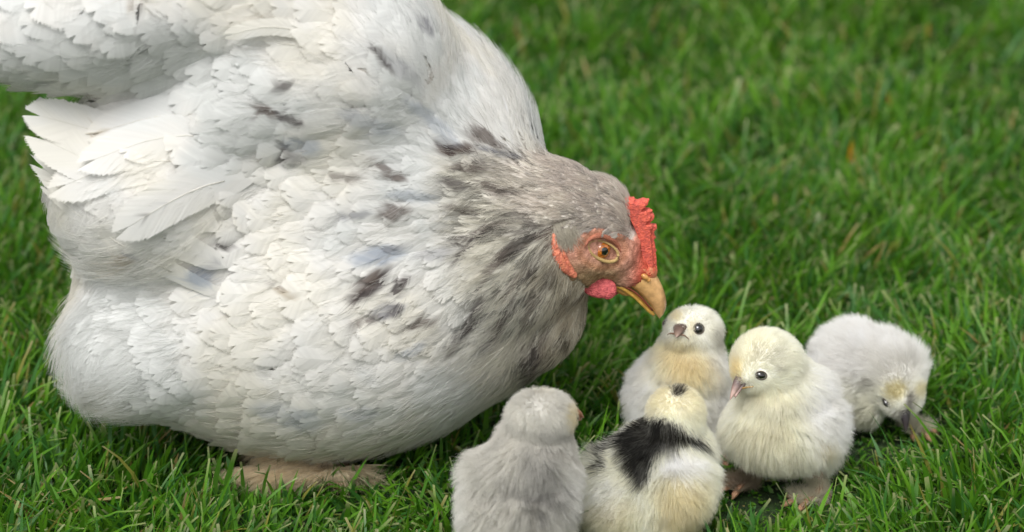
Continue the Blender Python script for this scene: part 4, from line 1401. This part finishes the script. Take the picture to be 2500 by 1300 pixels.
P, Wd, root, n1, n2, wv, r = grass()
def on_ground(u, v):
    d = FW + RT * ((u - 1250) / FPX) + UP * ((650 - v) / FPX)
    return C0 + d * (-C0[2] / d[2])
ext = []
for (ru, rv, tu, tv, hw) in [(1634, 1345, 1608, 1203, 2.3), (1602, 1340, 1598, 1240, 1.0), (520, 1260, 545, 1092, 1.5), (548, 1262, 577, 1097, 1.8), (596, 1240, 588, 1128, 1.1),
                             (1455, 1340, 1432, 1255, 1.2), (1548, 1345, 1530, 1265, 1.0), (1690, 1330, 1722, 1215, .9), (640, 1240, 660, 1135, .9), (2060, 1310, 2030, 1190, .9), (2330, 1300, 2300, 1110, 1.2),
                             (1990, 1290, 2080, 1200, .8), (2200, 1300, 2120, 1180, .9), (420, 1300, 350, 1170, 1.3), (160, 1300, 90, 1150, 1.2), (760, 1260, 855, 1185, .9)]:
    a = on_ground(ru, rv); b_ = px(tu, tv, a[1] - .004)
    m_ = (a + b_) / 2 + np.array([(b_[0] - a[0]) * -.18, 0.002, .001])
    ext.append(((interp_spline([a, m_, b_], 5)), hw * .001))
P = np.concatenate([P, np.array([e[0] for e in ext])]); Wd = np.concatenate([Wd, [e[1] for e in ext]])
k_ = len(ext); n1 = np.concatenate([n1, np.zeros(k_)]); n2 = np.concatenate([n2, np.zeros(k_)]); wv = np.concatenate([wv, np.tile([1.0, 0, 0], (k_, 1))])
n = len(P)
g1 = np.array([0.048, 0.166, 0.010]); g2 = np.array([0.128, 0.310, 0.018]); g3 = np.array([0.038, 0.128, 0.022])
t = np.clip(0.5 + 0.35 * n1 + r.normal(size=n) * 0.30, 0, 1)[:, None]
base = g1 * (1 - t) + g2 * t
cool = (r.random(n) < .25)[:, None]
base = np.where(cool, g3 * 1.3, base)
yel = (r.random(n) < .035 + .02 * n2)[:, None]; base = np.where(yel, np.array([.25, .25, .05]), base)
dry = (r.random(n) < .007)[:, None]; base = np.where(dry, np.array([.36, .26, .10]), base)
base[-k_:] = np.array([.075, .20, .02])
C = np.repeat(base[:, None], 5, 1)
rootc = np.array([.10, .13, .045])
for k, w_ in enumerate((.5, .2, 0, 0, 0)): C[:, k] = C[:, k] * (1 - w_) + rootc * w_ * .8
cut = r.random(n) < .45
C[cut, 4] = C[cut, 4] * .35 + np.array([.42, .38, .22]) * .65
blunt = np.where(cut, .55, .05)
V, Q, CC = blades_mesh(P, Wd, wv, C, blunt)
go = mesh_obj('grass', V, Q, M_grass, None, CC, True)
tag(go, 'short mown green lawn grass around the hen and chicks', 'grass', None, 'stuff')

M_dry = fibre_mat('dry_blade', 0.35, 0.6, 0.2)
for (ru, rv, tu, tv, hw, col, lab) in [
        (2068, 420, 2080, 340, 2.0, lin(214, 150, 44), 'bright orange dry grass blade standing in the lawn behind the chicks'),
        (2248, 125, 2268, 55, 2.0, lin(176, 134, 70), 'tan dry grass blade near the upper edge of the lawn, highest of the dry blades'),
        (2172, 290, 2166, 222, 1.4, lin(176, 134, 60), 'short tan dry grass blade right above the bright orange dry blade'),
        (1282, 150, 1262, 70, 1.8, lin(160, 140, 86), 'pale straw coloured dry blade in the blurred lawn above the back of the hen')]:
    a = on_ground(ru, rv + 12); b_ = px(tu, tv, a[1] - .003)
    pp = interp_spline([a, (a + b_) / 2 + np.array([.001, 0, .001]), b_], 7)
    w7 = np.array([.5, .8, 1, 1, .9, .6, .08]) * hw * .001
    V = np.concatenate([pp - np.outer(w7, [1, 0, 0]), pp + np.outer(w7, [1, 0, 0]), pp + np.array([0, .0007, 0])])
    Fq = []
    for i in range(6):
        Fq.append((i, 14 + i, 15 + i, i + 1)); Fq.append((14 + i, 7 + i, 8 + i, 15 + i))
    rg = Rig('dry_grass_blade', (float(a[0]), float(a[1]), 0.0))
    bpy.data.objects.remove(rg.e)
    o = mesh_obj('dry_grass_blade', V - [a[0], a[1], 0], np.array(Fq), M_dry, None, np.tile(np.array(col), (len(V), 1)))
    o.location = (a[0], a[1], 0)
    tag(o, lab, 'dry grass blade', 'dry blades in the lawn')
